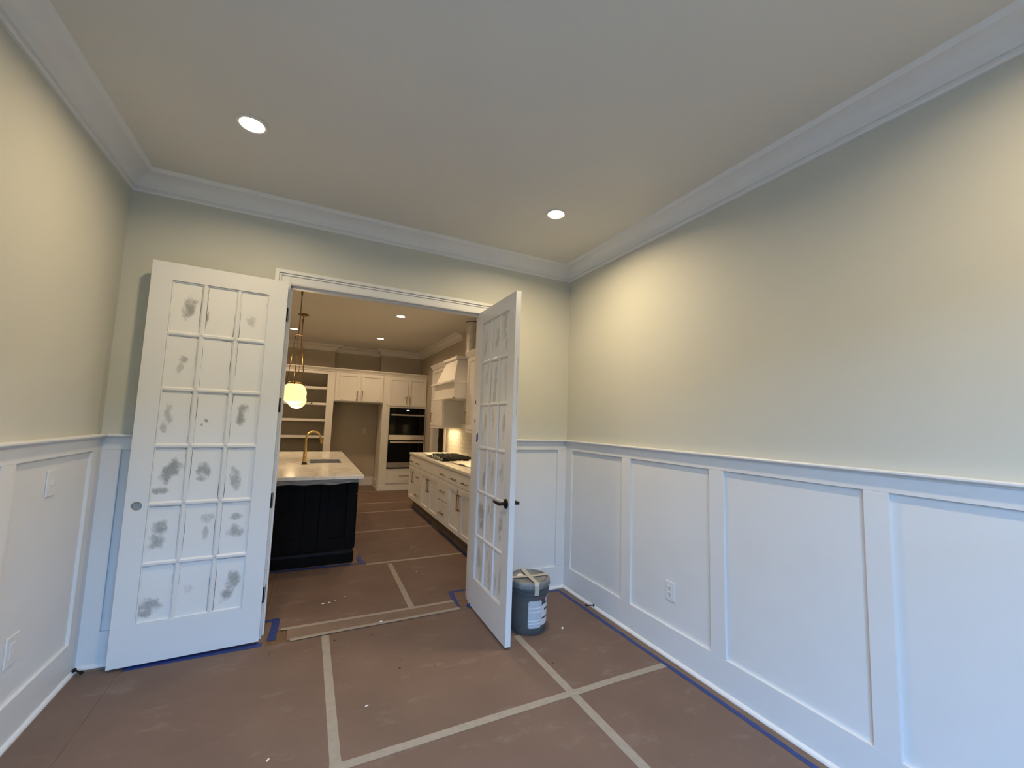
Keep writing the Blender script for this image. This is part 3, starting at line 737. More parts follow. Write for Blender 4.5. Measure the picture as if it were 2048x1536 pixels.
bx(-1.80, -0.845, KY + 0.10, KY + 0.12, 0, 0.19).build('baseboard', 'kwhite', ktrim, bevel=0.003)
bx(-0.858, -0.842, 5.76, KY + 0.10, 0, 0.19).build('baseboard', 'kwhite', ktrim, bevel=0.003)
tw_ = empty('oven_tower', (-0.38, 6.0, 0))
TX0, TX1 = -0.840, 0.094
MB().box(TX0, -0.690, 5.72, BY, 0.10, 2.43).box(0.070, TX1, 5.72, BY, 0.10, 2.43).box(-0.690, 0.070, 5.72, BY, 1.742, 2.43).box(-0.690, 0.070, 5.72, BY, 0.10, 0.447).box(-0.690, 0.070, 6.26, BY, 0.447, 1.742).build('body', 'kwhite', tw_, bevel=0.001)
MB().box(TX0 - 0.006, TX1, 5.708, BY, 0, 0.10).build('base_board', 'kwhite', tw_, bevel=0.003)
e1 = cdoor(tw_, FY, -0.725, -0.320, 1.785, 2.385, -0.355, 1.915, 0.15, True); knobmark(e1, FY, -0.385, 1.965, 0.012, 0.006)
e2 = cdoor(tw_, FY, -0.312, 0.075, 1.785, 2.385, -0.285, 1.915, 0.15, True); knobmark(e2, FY, -0.285, 1.80, 0.010, 0.010)
knobmark(tw_, FY, -0.742, 1.79, 0.006, 0.012, 0.0)
e3 = cdoor(tw_, FY, -0.695, 0.065, 0.145, 0.395, -0.32, 0.30, 0.20, False, 'drawer', True)
mould(CC, '-y', 5.72, -0.842, TX1, 0, 0).build('crown_moulding', 'kwhite', tw_)
tag(tw_, 'tall white cabinet tower holding the double wall oven', 'cabinet')
ov = empty('double_wall_oven', (-0.31, 5.95, 0.45))
OY = ('-y', 5.72)
MB().box(-0.686, 0.066, 5.71, 6.25, 0.452, 1.738).build('body', 'black', ov)
MB().fb(OY, -0.686, 0.066, 1.636, 1.737, 0.008, 0.03).build('control_panel', 'glass_black', ov, bevel=0.002)
MB().fb(OY, -0.335, -0.275, 1.683, 1.700, 0.03, 0.031).build('clock_display', 'display', ov)
def ovdoor(z0, z1, hz_):
    o = MB().fb(OY, -0.686, 0.066, z0, z1, 0.008, 0.036).build('oven_door', 'glass_black', ov, bevel=0.003)
    MB().fb(OY, -0.660, 0.042, hz_ - 0.020, hz_ + 0.016, 0.062, 0.084).fb(OY, -0.62, -0.60, hz_ - 0.01, hz_ + 0.01, 0.03, 0.064).fb(OY, -0.02, 0.0, hz_ - 0.01, hz_ + 0.01, 0.03, 0.064).build('handle_bar', 'steel', o, bevel=0.006)
    return o
ovdoor(1.168, 1.632, 1.590); ovdoor(0.585, 1.054, 1.012)
MB().fb(OY, -0.686, 0.066, 1.058, 1.163, 0.008, 0.038).build('steel_band', 'steel', ov, bevel=0.002)
MB().fb(OY, -0.686, 0.066, 0.480, 0.582, 0.008, 0.038).build('steel_band', 'steel', ov, bevel=0.002)
tag(ov, 'black glass double wall oven with stainless steel handles', 'oven')

# ---- island
IX0, IX1, IY0, IY1 = -2.80, -1.728, 1.40, 4.08
isl = empty('kitchen_island', ((IX0 + IX1) / 2, (IY0 + IY1) / 2, 0))
MB().box(IX0, IX1, IY0 + 0.02, 2.27, 0.0, 0.900).box(IX0, IX1, 2.90, IY1, 0.0, 0.900).box(IX0, -2.22, 2.27, 2.90, 0.0, 0.90).box(-1.785, IX1, 2.27, 2.90, 0.0, 0.90).box(-2.22, -1.785, 2.27, 2.90, 0.0, 0.60).build('body', 'island', isl)
IF = ('-y', IY0 + 0.02); fm = 'island'
mb = MB()
def panel_frame(mb, F, u0, u1, w0, w1, fl, frr, ft, fbm, th=0.02):
    mb.fb(F, u0, u0 + fl, w0, w1, 0, th).fb(F, u1 - frr, u1, w0, w1, 0, th).fb(F, u0 + fl, u1 - frr, w1 - ft, w1, 0, th).fb(F, u0 + fl, u1 - frr, w0, w0 + fbm, 0, th)
panel_frame(mb, IF, -2.072, IX1, 0.13, 0.90, 0.075, 0.085, 0.10, 0.12, 0.03); mb.build('end_panel', 'island', isl, bevel=0.002)
mb = MB(); panel_frame(mb, IF, -2.80, -2.074, 0.13, 0.90, 0.30, 0.14, 0.12, 0.12, 0.018); mb.build('back_panel', 'island', isl, bevel=0.002)
bbp = [(0, 0), (0.032, 0), (0.032, 0.10), (0.024, 0.125), (0.010, 0.135), (0, 0.135)]
mould(bbp, '-y', IY0, IX0, IX1 + 0.0, 0, 0).build('base_moulding', 'island', isl)
bx(IX1, IX1 + 0.012, IY0, IY1, 0.0, 0.10).build('toe_board', 'island', isl)
IS = ('+x', IX1)
yy = IY0 + 0.02
for k, wdt in enumerate((0.60, 0.62, 0.46, 0.46, 0.5)):
    f = MB().fb(IS, yy + 0.004, yy + wdt - 0.004, 0.70, 0.87, 0, 0.02).build('drawer', 'island', isl, bevel=0.002)
    f = MB(); shaker(f, IS, yy + 0.004, yy + wdt - 0.004, 0.13, 0.685); f.build('door', 'island', isl, bevel=0.002)
    yy += wdt
ol = MB().fb(('-y', IY0 + 0.02), -1.995, -1.875, 0.665, 0.735, 0, 0.008).build('outlet_plate', 'island', isl, bevel=0.002)
MB().fb(('-y', IY0 + 0.012), -1.955, -1.915, 0.68, 0.72, 0, 0.002).build('receptacle', 'island', ol)
tag(isl, 'black stained kitchen island base with panelled end', 'kitchen island')
SX0, SX1, SY0, SY1 = -2.19, -1.815, 2.30, 2.87
ic = MB(); z0, z1 = 0.902, 0.935; X0, X1, Y0, Y1 = -2.90, -1.699, 1.05, 4.13
n0 = 0
pts = [(X0, Y0), (X1, Y0), (X1, Y1), (X0, Y1)]; inn = [(SX0, SY0), (SX1, SY0), (SX1, SY1), (SX0, SY1)]
for zz in (z0, z1): ic.v += [(x, y, zz) for x, y in pts] + [(x, y, zz) for x, y in inn]
for k in range(4):
    j = (k + 1) % 4
    ic.f += [(k, j, 8 + j, 8 + k), (4 + j, 4 + k, 12 + k, 12 + j), (8 + k, 8 + j, 12 + j, 12 + k), (j, k, 4 + k, 4 + j)]
tag(ic.build('island_countertop', 'marble', bevel=0.003), 'white veined quartz slab on the black kitchen island', 'countertop')
sk = MB(); dpt = 0.70
o4 = [(SX0 + 0.002, SY0 + 0.002), (SX1 - 0.002, SY0 + 0.002), (SX1 - 0.002, SY1 - 0.002), (SX0 + 0.002, SY1 - 0.002)]
ins = [(SX0 + 0.01, SY0 + 0.01), (SX1 - 0.01, SY0 + 0.01), (SX1 - 0.01, SY1 - 0.01), (SX0 + 0.01, SY1 - 0.01)]
sk.loft([[(x, y, dpt - 0.01) for x, y in o4], [(x, y, 0.925) for x, y in o4], [(x, y, 0.925) for x, y in ins], [(x, y, dpt) for x, y in ins]])
sk.build('x', 'sink')
sko = D.objects['x']; sko.name = 'undermount_sink'; sko.data.name = 'undermount_sink'
tag(sko, 'undermount steel sink sunk in the island countertop beside the faucet', 'sink')
fa = empty('kitchen_faucet', (-2.247, 2.17, 0.935))
fx, fy = -2.247, 2.17
path = [(fx, fy, 0.955), (fx, fy, 1.00), (fx, fy, 1.10), (fx, fy, 1.20), (fx, fy, 1.245)]
rad = [0.0235, 0.022, 0.0175, 0.0125, 0.0115]
for k in range(1, 13):
    a = PI - k / 12 * PI * 0.95
    path.append((fx + 0.078 + 0.078 * math.cos(a), fy, 1.245 + 0.080 * math.sin(a))); rad.append(0.0115)
lx, lz = path[-1][0], path[-1][2]
path += [(lx + 0.004, fy, lz - 0.012), (lx + 0.012, fy, lz - 0.05), (lx + 0.018, fy, lz - 0.075)]; rad += [0.0125, 0.0155, 0.016]
MB().tube(path, rad, 16).build('spout', 'brass', fa, smooth=True)
MB().tube([(fx, fy - 0.018, 1.03), (fx + 0.002, fy - 0.045, 1.035), (fx + 0.004, fy - 0.075, 1.075)], [0.008, 0.007, 0.005], 10).build('side_lever', 'brass', fa, smooth=True)
MB().lathe([(0.036, 0), (0.036, 0.006), (0.026, 0.014), (0.0255, 0.026), (0.02, 0.027)], (fx, fy, 0.935), 24).build('base_flange', 'black', fa, smooth=True)
tag(fa, 'brass gooseneck faucet on the island countertop', 'faucet')
# film stuck below the slab edge
fl = MB()
def ff(u, v):
    x = -2.90 + 1.19 * u; y = 1.062 + 0.012 * noise.noise(Vector((u * 14, v * 2, 1))) + 0.02 * v
    drop = 0.045 + 0.022 * noise.noise(Vector((u * 6, 3, 0)))
    return (x, y, 0.901 - drop * v)
o = fl.grid(ff, 60, 6).build('plastic_film', 'film', smooth=True)
s = o.modifiers.new('thickness', 'SOLIDIFY'); s.thickness = 0.0004
tag(o, 'clear crinkled plastic film hanging below the island countertop edge', 'plastic film')

# ---- pendants
def pendant(x, y, zg, hub, label):
    r = empty('globe_pendant', (x, y, zg)); R = 0.130
    MB().lathe([(0.075, 0.0), (0.075, -0.012), (0.06, -0.020), (0.02, -0.024)], (x, y, H), 32).build('canopy', 'dbrass', r, smooth=True)
    MB().tube([(x, y, H - 0.02), (x, y, hub)], 0.0055, 10).build('stem', 'dbrass', r, smooth=True)
    MB().lathe([(0.011, -0.03), (0.011, 0.03)], (x, y, H - 0.10), 12).build('swivel_joint', 'dbrass', r, smooth=True)
    MB().lathe([(0.012, 0), (0.046, 0.003), (0.046, 0.010), (0.012, 0.013)], (x, y, hub), 24).build('hub_plate', 'dbrass', r, smooth=True)
    zt = zg + R * 0.90; rc = 0.072
    for k in range(3):
        a = 2 * PI * k / 3 + 0.5
        c, s_ = math.cos(a), math.sin(a)
        p0 = (x + 0.040 * c, y + 0.040 * s_, hub - 0.005); p1 = (x + 0.098 * c, y + 0.098 * s_, zt + 0.02)
        q = MB().tube([p0, p1], 0.0038, 8)
        mid = [p0[i] * 0.45 + p1[i] * 0.55 for i in range(3)]
        q.tube([[p0[i] * 0.52 + p1[i] * 0.48 for i in range(3)], [p0[i] * 0.40 + p1[i] * 0.60 for i in range(3)]], 0.006, 8)
        q.tube([p0, (p0[0], p0[1], p0[2] - 0.03)], 0.006, 8)
        q.build('suspension_rod', 'dbrass', r, smooth=True)
        MB().lathe([(0.007, -0.035), (0.008, 0.02), (0.003, 0.03)], p1, 10).tube([(x + 0.06 * c, y + 0.06 * s_, zt - 0.004), (x + 0.104 * c, y + 0.104 * s_, zt - 0.004)], 0.005, 8).build('yoke', 'dbrass', r, smooth=True)
    MB().lathe([(rc, -0.016), (rc, 0.004), (rc * 0.9, 0.014), (0.03, 0.020), (0.012, 0.032)], (x, y, zt), 32).build('cap', 'brass', r, smooth=True)
    prof = [(max(0.001, R * math.sin(t)), -R * math.cos(t)) for t in [PI * k / 24 for k in range(0, 22)]]
    gl = MB().lathe(prof, (x, y, zg), 40).build('globe', 'globe', r, smooth=True)
    for dz, k in ((-R - 0.05, 0.80), (R + 0.26, 0.10)):
        ld = D.lights.new('pendant_lamp', 'POINT'); ld.energy = GLOBE_W * k; ld.color = (1.0, 0.74, 0.42); ld.shadow_soft_size = 0.04
        lo = D.objects.new('pendant_lamp', ld); C.objects.link(lo); lo.parent = r; lo.location = (0, 0, dz)
    return tag(r, label, 'pendant light', 'globe pendants over the island')
pendant(-2.408, 2.0, 1.762, 2.44, 'lit opal globe pendant nearer the doorway over the island')
pendant(-2.413, 3.61, 1.742, 2.462, 'lit opal globe pendant farther over the island, half hidden by the nearer globe')

# ================================================================== FLOOR COVERING
def sheet(x0, x1, y0, y1, label, z=0.0003, grp='brown paper sheets protecting the floor', m='paper'):
    o = tag(bx(x0, x1, y0, y1, z, z + 0.0016).build('floor_paper_sheet', m), label, 'paper sheet', grp)
    return o
sheet(-3.33, -3.120, YF + 0.03, -0.045, 'narrow brown paper strip on the floor along the left wall')
sheet(-3.112, -2.036, YF + 0.03, -0.118, 'brown floor paper in front of the folded-back left door')
sheet(-2.034, -0.796, -1.312, -0.035, 'brown floor paper between the two lengthwise tapes, before the doorway')
sheet(-0.794, -0.090, -1.312, -0.055, 'brown floor paper under the grey bucket in the right corner')
sheet(-2.034, -0.796, YF + 0.03, -1.316, 'brown floor paper nearest the camera between the tapes')
sheet(-0.794, -0.090, YF + 0.03, -1.316, 'brown floor paper nearest the camera along the right wall')
sheet(-2.42, -1.392, 0.072, 1.245, 'brown kitchen floor paper before the island, left of the short tape')
sheet(-1.388, -0.555, 0.072, 1.245, 'brown kitchen floor paper right of the short tape')
sheet(-3.6, -2.424, 0.16, 1.30, 'brown kitchen floor paper in front of the island, left of the doorway')
sheet(-1.64, -0.55, 1.249, 2.55, 'brown kitchen aisle paper beside the near half of the island')
sheet(-1.66, -0.53, 2.554, 3.708, 'brown kitchen aisle paper beside the far half of the island')
sheet(-1.66, -0.53, 3.712, 4.43, 'brown kitchen paper at the far corner of the island')
sheet(-3.6, -0.10, 4.434, 5.69, 'brown kitchen paper in front of the ovens')
TZ = 0.0020
def strip(pts, wd, name, m, label, cat, grp=None, z=TZ, th=0.0006, seed=1.0, rag=0.0018, zs=None):
    # flat tape along a polyline in the floor plane, slightly wavering edges
    P = [Vector((p[0], p[1], 0)) for p in pts]; dense = []; zz = []
    for i in range(len(P) - 1):
        n = max(2, int((P[i + 1] - P[i]).length / 0.05))
        for k in range(n):
            dense.append(P[i].lerp(P[i + 1], k / n)); zz.append(((zs[i] * (1 - k / n) + zs[i + 1] * k / n) if zs else 0))
    dense.append(P[-1]); zz.append(zs[-1] if zs else 0)
    rings = []
    for i, p in enumerate(dense):
        t = (dense[min(i + 1, len(dense) - 1)] - dense[max(i - 1, 0)]).normalized(); nn = Vector((-t.y, t.x, 0))
        a = wd / 2 + rag * noise.noise(Vector((i * 0.9, seed, 0))); b = wd / 2 + rag * noise.noise(Vector((i * 0.9, seed + 5, 0)))
        l, r_ = p + nn * a, p - nn * b; h = z + zz[i] + 0.0004 * noise.noise(Vector((i * 0.6, seed, 3)))
        rings.append([(l.x, l.y, h), (r_.x, r_.y, h), (r_.x, r_.y, h + th), (l.x, l.y, h + th)])
    return tag(MB().loft(rings).build(name, m), label, cat, grp)
GM = 'masking tape seams on the floor paper'
strip([(-2.035, -0.12), (-2.034, -1.45)], 0.047, 'masking_tape_strip', 'masktape', 'lengthwise masking tape running toward the camera from the left of the doorway', 'tape', GM, seed=1)
strip([(-2.034, -1.45), (-2.034, YF + 0.1)], 0.047, 'masking_tape_strip', 'masktape', 'lengthwise masking tape continuing below the frame on the left', 'tape', GM, seed=2)
strip([(-0.807, -0.63), (-0.794, -1.87), (-0.790, YF + 0.1)], 0.050, 'masking_tape_strip', 'masktape', 'lengthwise masking tape starting at the grey bucket', 'tape', GM, seed=3)
strip([(-0.79, -1.315), (-0.45, -1.312), (-0.095, -1.316)], 0.046, 'masking_tape_strip', 'masktape', 'short crosswise masking tape ending at the right blue tape', 'tape', GM, z=TZ + 0.0009, seed=4)
strip([(-2.06, -1.325), (-1.25, -1.314), (-0.765, -1.312)], 0.046, 'masking_tape_strip', 'masktape', 'long crosswise masking tape nearest the camera', 'tape', GM, z=TZ + 0.0008, seed=5)
strip([(-1.391, 0.075), (-1.383, 0.6), (-1.375, 1.19)], 0.046, 'masking_tape_strip', 'masktape', 'short lengthwise masking tape just inside the kitchen', 'tape', GM, seed=6)
for (a, b, lab, w_) in (((-1.60, 1.243), (-0.55, 1.255), 'crosswise kitchen masking tape level with the island front', 0.045),
                        ((-1.66, 2.535), (-0.50, 2.575), 'crosswise kitchen masking tape beside the middle of the island', 0.045),
                        ((-1.66, 3.705), (-0.54, 3.715), 'crosswise kitchen masking tape near the far end of the island', 0.045),
                        ((-1.9, 4.45), (-0.50, 4.42), 'crosswise kitchen masking tape just past the island', 0.045),
                        ((-1.75, 5.62), (-0.18, 5.672), 'crosswise kitchen masking tape before the wall ovens', 0.04)):
    strip([a, b], w_, 'masking_tape_strip', 'masktape', lab, 'tape', GM, seed=a[1])
# threshold cover with its own two tapes
o = tag(bx(-2.275, -1.045, -0.098, 0.068, 0.0022, 0.0060).build('threshold_cardboard', 'card', bevel=0.002), 'narrow cardboard strip laid over the doorway threshold', 'cardboard')
strip([(-2.315, 0.078), (-2.26, 0.072), (-1.6, 0.068), (-1.045, 0.072)], 0.034, 'masking_tape_strip', 'masktape', 'masking tape along the kitchen edge of the threshold cardboard', 'tape', GM, z=0.0065, seed=11)
strip([(-2.252, -0.105), (-1.9, -0.092), (-1.4, -0.088), (-1.040, -0.074)], 0.036, 'masking_tape_strip', 'masktape', 'masking tape along the room edge of the threshold cardboard', 'tape', GM, z=0.0065, seed=12)
BL = 'blue painters tape on the floor'
def blue(pts, wd, lab, z=TZ, seed=1, rag=0.006, th=0.0008): return strip(pts, wd, 'blue_tape_strip', 'bluetape', lab, 'tape', BL, z, th, seed, rag)
blue([(-0.083, YF + 0.1), (-0.079, -2.2), (-0.076, -1.6), (-0.082, -1.25), (-0.086, -0.7), (-0.088, -0.09), (-0.098, -0.052)], 0.030, 'long blue tape along the right wall baseboard', z=0.0030, seed=21)
blue([(-0.092, -0.055), (-0.2, -0.047), (-0.52, -0.045)], 0.028, 'blue tape in the right corner behind the grey bucket', z=0.0022, seed=22)
blue([(-3.112, -0.095), (-2.415, -0.088)], 0.052, 'blue tape on the floor under the left door', z=0.0022, seed=23)
blue([(-2.352, 0.262), (-2.356, 0.10), (-2.366, -0.058)], 0.050, 'blue tape lengthwise at the left end of the threshold', z=0.003, seed=24)
blue([(-2.44, 0.245), (-2.335, 0.258)], 0.040, 'short crosswise blue tape at the left jamb', z=0.0022, seed=25)
blue([(-1.010, 0.272), (-1.045, -0.055)], 0.040, 'blue tape lengthwise at the right end of the threshold', z=0.0028, seed=26)
blue([(-1.015, 0.262), (-0.80, 0.262)], 0.036, 'short crosswise blue tape running to the right jamb', z=0.0022, seed=27)
blue([(-2.7, 1.318), (-2.2, 1.322), (-1.60, 1.292)], 0.045, 'blue tape along the foot of the island front', z=0.0022, seed=28)
blue([(-1.640, 1.56), (-1.655, 1.42), (-1.615, 1.275)], 0.050, 'short blue tape round the island corner', z=0.0030, seed=29)
blue([(-0.535, 0.9), (-0.535, 1.5), (-0.522, 2.0), (-0.53, 2.3)], 0.026, 'blue tape along the toe kick of the range cabinets', z=0.0022, seed=30)
blue([(-0.524, 2.62), (-0.52, 3.2), (-0.53, 3.9)], 0.024, 'dark blue tape farther along the range toe kick', z=0.0022, seed=31)
w_ = MB()
for k in range(5):
    a = k * 1.3; w_.lathe([(0.010, 0), (0.013, 0.008), (0.006, 0.016 + 0.003 * k)], (-0.955 + 0.010 * math.cos(a), -0.030 + 0.010 * math.sin(a) - 0.035, 0.002), 7)
tag(w_.build('tape_wad', 'bluetape'), 'small wad of blue tape below the hinge side of the right door', 'tape')

# ================================================================== BUCKET
bk = empty('paint_bucket', (-0.672, -0.548, 0)); bc = (-0.672, -0.548, 0.0022)
prof = [(0.124, 0.0), (0.128, 0.004), (0.133, 0.06), (0.139, 0.262), (0.1485, 0.264), (0.1495, 0.272), (0.141, 0.275), (0.141, 0.288), (0.1505, 0.290), (0.1515, 0.298),
        (0.1425, 0.301), (0.143, 0.312), (0.150, 0.314), (0.150, 0.335), (0.145, 0.338)]
MB().lathe(prof, bc, 56).build('pail', 'bucket', bk, smooth=True)
lidp = [(0.1535, 0.322), (0.156, 0.326), (0.156, 0.352), (0.153, 0.362), (0.147, 0.366), (0.138, 0.366), (0.135, 0.358), (0.128, 0.357), (0.126, 0.361), (0.096, 0.361), (0.094, 0.358), (0.02, 0.358)]
lid = MB().lathe(lidp, bc, 56).build('lid', 'lid', bk, smooth=True)
for k in range(14):
    a = 2 * PI * k / 14
    MB().box(-0.0022, 0.0022, 0.1545, 0.158, 0.324, 0.346).build('lid_tab', 'lid', lid, local=True).rotation_euler = (0, 0, a)
for ch in lid.children: ch.location = (0, 0, bc[2])
# wire handle hanging down on the far-left side
toC = math.atan2(-3.37 + 0.548, -2.249 + 0.672)      # direction of the camera from the bucket
hp = []
ax = toC - 0.95
for k in range(21):
    t = k / 20 * PI
    e = Vector((math.cos(ax), math.sin(ax), 0)); f = Vector((-math.sin(ax), math.cos(ax), 0))
    p = Vector(bc) + e * 0.151 * math.cos(t) - f * (0.10 + 0.055) * math.sin(t) * 0.98 + Vector((0, 0, 0.283 - 0.10 * math.sin(t)))
    rr_ = Vector((p.x - bc[0], p.y - bc[1])).length
    if rr_ < 0.1525: p.x = bc[0] + (p.x - bc[0]) / rr_ * 0.1525; p.y = bc[1] + (p.y - bc[1]) / rr_ * 0.1525
    hp.append(p)
MB().tube(hp, 0.0022, 8).build('wire_handle', 'galv', bk, smooth=True)
def arc_patch(name, m, a0, a1, z0, z1, off, parent, n=18):
    rb = lambda z: 0.133 + (z - 0.06) * (0.006 / 0.202)
    mb = MB(); rings = []
    for k in range(n + 1):
        a = a0 + (a1 - a0) * k / n; c, s_ = math.cos(a), math.sin(a)
        # rounded corners: pull the first and last rings in
        q = min(k, n - k) / n; cut = 0.010 * max(0, 1 - q * 12) if name == 'label' else 0
        zz0, zz1 = z0 + cut, z1 - cut
        rings.append([(bc[0] + (rb(z) + o_) * c, bc[1] + (rb(z) + o_) * s_, bc[2] + z) for z, o_ in ((zz0, off - 0.0008), (zz0, off), (zz1, off), (zz1, off - 0.0008))])
    return mb.loft(rings).build(name, m, parent, smooth=True)
A = lambda d: toC + math.radians(d)
lb = arc_patch('label', 'labelp', A(0), A(44), 0.050, 0.238, 0.0012, bk)
for z in (0.185, 0.158, 0.098, 0.078):
    arc_patch('label_rule', 'lblline', A(2), A(42), z, z + 0.006, 0.0017, lb)
lb2 = arc_patch('label', 'labelw', A(44.5), A(100), 0.060, 0.205, 0.0012, bk)
arc_patch('label_print', 'lbldark', A(44.5), A(100), 0.205, 0.240, 0.0012, lb2)
arc_patch('label_stripe', 'lblred', A(44.5), A(100), 0.236, 0.243, 0.0018, lb2)
for z, a0, a1, h in ((0.160, 56, 80, 0.014), (0.105, 46, 78, 0.010), (0.215, 60, 76, 0.03)):
    arc_patch('label_print', 'lbldark' if z < 0.2 else 'labelp', A(a0), A(a1), z, z + h, 0.0020, lb2)
# two strips of tape crossed over the lid and lapping down its side
def lid_tape(ang, reach, up, w=0.034):
    d = Vector((math.cos(ang), math.sin(ang), 0)); n = Vector((-math.sin(ang), math.cos(ang), 0)); top = bc[2] + 0.3672
    pr = [(-reach[0], None), (-0.150, 0), (-0.1, 0), (0, 0.0004), (0.1, 0), (0.150, 0), (reach[1], None)]
    pts = []
    if reach[0] > 0: pts += [(-0.158, 0.366 - reach[0]), (-0.1585, 0.345)]
    pts += [(-0.152, 0.3655), (-0.142, 0.3678), (-0.05, 0.3655), (0.05, 0.3655), (0.142, 0.3678), (0.152, 0.3655)]
    if reach[1] > 0: pts += [(0.1585, 0.345), (0.158, 0.366 - reach[1] * 0.5), (0.1555, 0.366 - reach[1])]
    rings = []
    for i, (s_, z) in enumerate(pts):
        wob = 0.002 * noise.noise(Vector((i * 1.3, ang, 0)))
        rings.append([Vector((bc[0], bc[1], bc[2] + z + q + up)) + d * (s_ + (q if abs(s_) > 0.153 else 0) * (1 if s_ > 0 else -1)) + n * (sg * w / 2 + wob) for sg, q in ((-1, 0.0), (1, 0.0), (1, 0.0008), (-1, 0.0008))])
    return MB().loft(rings).build('masking_tape', 'lidtape', bk)
lid_tape(toC + math.radians(22), (0.02, 0.085), 0.0012); lid_tape(toC + math.radians(112), (0.02, 0.02), 0.0)
MB().lathe([(0.044, 0), (0.042, 0.0012), (0.01, 0.002)], (bc[0] - 0.06, bc[1] + 0.055, bc[2] + 0.3585), 9).build('plaster_dust', 'chip', lid)
tag(bk, 'grey plastic bucket with taped lid and white label behind the right door', 'bucket')

# ================================================================== OUTLETS, STOPS, CRUMBS
def outlet(name, F, u, w, label, pw=0.0375, ph=0.0615, m='outlet', rec=True, slots=True):
    k, p = F
    loc = (p, u, w) if k in ('-x', '+x') else (u, p, w)
    r = empty(name, loc)
    MB().fb(F, u - pw, u + pw, w - ph, w + ph, 0, 0.006).build('cover_plate', m, r, bevel=0.003)
    if rec:
        for dz in (-0.0195, 0.0195):
            q = MB().fb(F, u - 0.0165, u + 0.0165, w + dz - 0.0145, w + dz + 0.0145, 0.005, 0.0078).build('receptacle', m, r, bevel=0.003)
            if slots:
                MB().fb(F, u - 0.008, u - 0.0055, w + dz - 0.002, w + dz + 0.008, 0.0072, 0.0081).fb(F, u + 0.0055, u + 0.008, w + dz - 0.002, w + dz + 0.008, 0.0072, 0.0081).fb(F, u - 0.0025, u + 0.0025, w + dz - 0.010, w + dz - 0.005, 0.0072, 0.0081).build('slots', 'slot', q)
    else:
        MB().fb(F, u - 0.006, u + 0.006, w - 0.012, w + 0.012, 0.005, 0.013).build('toggle', m, r, bevel=0.002)
    return tag(r, label, 'outlet' if rec else 'switch')
outlet('wall_outlet', ('-x', TH - 0.002), -1.263, 0.422, 'white double outlet low on the right wall panel')
outlet('wall_outlet', ('+x', -W - TH + 0.002), -0.640, 0.422, 'white painted-over outlet low on the left wall panel', 0.045, 0.066, slots=False, m='trim')
outlet('wall_switch', ('+x', -W - TH + 0.002), -0.492, 1.138, 'white painted-over switch plate high on the left wall panel', 0.042, 0.064, rec=False, m='trim')
outlet('wall_outlet', ('-y', KY + 0.12), -1.08, 1.20, 'pale outlet on the wall inside the refrigerator bay', slots=False, m='paint')
def stop(loc, rz, label):
    r = empty('door_stop', loc, rz)
    q = lambda prof: MB().loft([[(x, rr_ * math.cos(2 * PI * k / 14), rr_ * math.sin(2 * PI * k / 14)) for k in range(14)] for x, rr_ in prof])
    q([(0, 0.011), (0.006, 0.011), (0.010, 0.006)]).build('mount', 'black', r, local=True, smooth=True)
    q([(0.008, 0.0048), (0.060, 0.0048)]).build('rod', 'black', r, local=True, smooth=True)
    q([(0.058, 0.009), (0.068, 0.010), (0.073, 0.007)]).build('rubber_tip', 'black', r, local=True, smooth=True)
    return tag(r, label, 'door stop')
stop((-0.014, -0.485, 0.028), PI - 0.42, 'black door stop screwed to the right wall baseboard')
stop((-W + 0.012, -0.050, 0.026), -0.75, 'black door stop at the far end of the left baseboard')
def flake(x, y, s, a, m, z, lab, cat, grp, nm):
    k = 7; rnd = random.Random(int((x + 9) * 1000)); ring = []
    for j in range(k):
        t = 2 * PI * j / k; rr_ = s * rnd.uniform(0.55, 1.1)
        px, py = rr_ * math.cos(t), rr_ * 0.55 * math.sin(t)
        ring.append((px * math.cos(a) - py * math.sin(a), px * math.sin(a) + py * math.cos(a)))
    h = s * 0.10 + 0.0006
    o = MB().loft([[(p[0], p[1], 0) for p in ring], [(p[0] * 0.8, p[1] * 0.8, h) for p in ring]]).build(nm, m); o.location = (x, y, z)
    return tag(o, lab, cat, grp)
FL = [(-1.655, -0.070, 0.022, 0.2, 'white paint flake on the masking tape at the doorway threshold'),
      (-2.03, 0.42, 0.018, 0.1, 'long white paint flake on the kitchen paper, left of a matching one'),
      (-1.985, 0.425, 0.015, 0.1, 'white paint flake on the kitchen paper, right of a longer one'),
      (-1.94, 0.445, 0.008, 0, 'tiny white paint speck on the kitchen paper beside two larger flakes'),
      (-1.86, 0.50, 0.008, 0, 'tiny white paint speck farthest right of the flakes left of the short kitchen tape'),
      (-2.21, 0.19, 0.007, 0, 'tiny white paint speck just inside the left jamb'),
      (-1.865, -0.97, 0.013, 0.4, 'white paint flake on the floor right of the lengthwise tape, before the crosswise tape'),
      (-2.30, -1.16, 0.011, 1.0, 'white paint flake at the bottom of the picture left of the lengthwise tape'),
      (-0.30, -0.11, 0.013, 1.2, 'white paint flake nearest the bucket in the right corner'),
      (-0.34, -0.13, 0.007, 0, 'tiny white paint speck in the right corner beside the bucket'),
      (-0.235, -0.10, 0.016, 1.0, 'white paint flake nearest the blue tape in the right corner'),
      (-0.44, -0.66, 0.020, 0.9, 'curled white paint flake on the floor to the right of the bucket'),
      (-1.17, 0.86, 0.009, 0.2, 'small white paint flake on the kitchen paper right of the short tape')]
for i, (x, y, s, a, lab) in enumerate(FL):
    flake(x, y, s, a, 'chip', 0.0072 if i == 0 else 0.0021, lab, 'paint flake', 'white paint flakes on the floor', 'paint_flake')
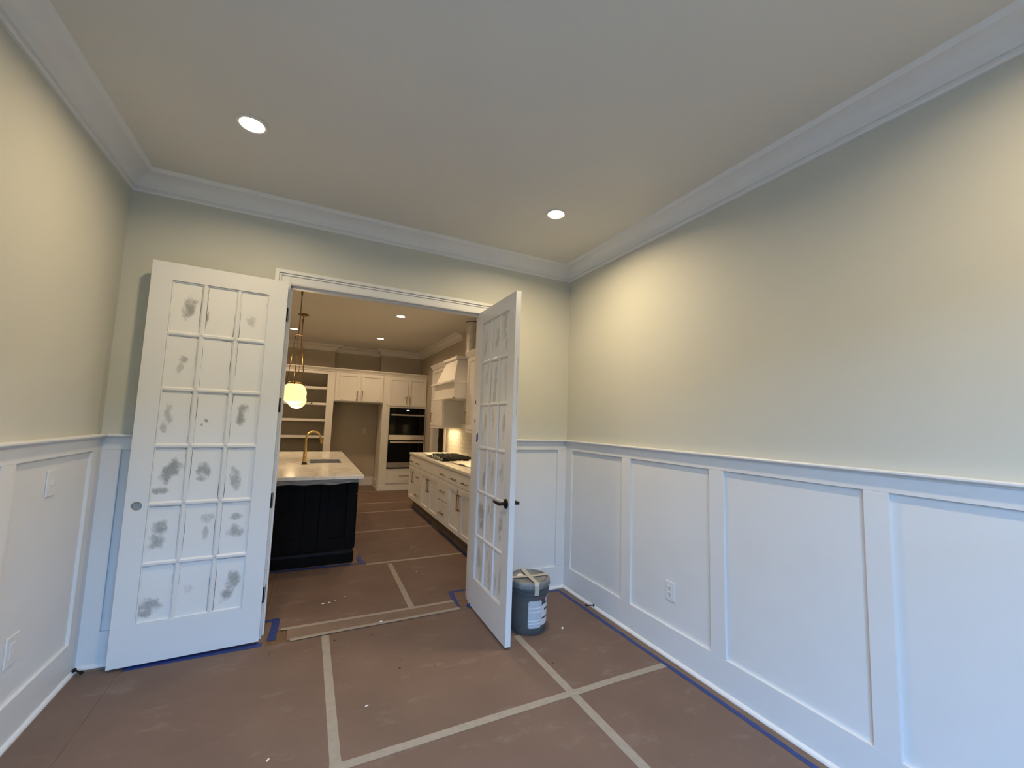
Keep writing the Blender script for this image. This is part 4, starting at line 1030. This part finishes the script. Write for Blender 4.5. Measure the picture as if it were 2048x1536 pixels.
CRB = [(-2.36, -0.235, 0.010, 0.9, 'dark crumb on the floor paper below the left end of the threshold'),
       (-1.98, -0.215, 0.013, 0.3, 'dark crumb right beside the top of the lengthwise masking tape'),
       (-1.74, -0.235, 0.011, 0.4, 'dark crumb on the floor paper below the middle of the threshold'),
       (-1.64, -0.70, 0.012, 0.2, 'larger dark crumb in the middle of the paper before the doorway'),
       (-1.62, -0.62, 0.006, 0, 'tiny dark crumb just beyond a larger one before the doorway'),
       (-1.44, -0.76, 0.008, 0, 'dark crumb on the floor paper left of the bucket tape'),
       (-0.745, -1.02, 0.007, 0, 'dark crumb between the bucket tape and the right wall'),
       (-0.935, -0.935, 0.006, 0.5, 'tiny dark crumb just left of the bucket tape'),
       (-1.13, 1.62, 0.016, 0.3, 'dark crumb beside the curled scrap on the kitchen aisle'),
       (-1.10, 3.15, 0.016, 0.2, 'dark crumb in the middle of the kitchen aisle'),
       (-1.38, 3.80, 0.014, 0.1, 'dark crumb on the kitchen aisle near the far end of the island'),
       (-0.85, 2.68, 0.02, 0.2, 'dark crumb beside the torn flap on the kitchen aisle')]
for i, (x, y, s, a, lab) in enumerate(CRB):
    flake(x, y, s, a, 'crumb', 0.0021, lab, 'crumb', 'dark crumbs on the floor', 'mud_crumb')
# torn paper flap lifting off the kitchen aisle, and a pale scrap
fp = MB()
fp.grid(lambda u, v: (-0.90 + 0.24 * u, 2.575 + 0.03 * v * (1 - u * 0.7), 0.003 + 0.035 * v * (1 - u) ** 1.5), 10, 5)
o = fp.build('torn_paper_flap', 'paper', smooth=True); s = o.modifiers.new('thickness', 'SOLIDIFY'); s.thickness = 0.001; s.offset = 1
tag(o, 'torn flap of brown paper lifting beside the kitchen aisle tape', 'paper scrap')
fp = MB(); fp.grid(lambda u, v: (-1.08 + 0.10 * u, 1.60 + 0.07 * v, 0.0025 + 0.018 * math.sin(PI * u) * v), 8, 5)
o = fp.build('paper_scrap', 'card', smooth=True); s = o.modifiers.new('thickness', 'SOLIDIFY'); s.thickness = 0.001; s.offset = 1
tag(o, 'small curled tan paper scrap on the kitchen aisle', 'paper scrap')
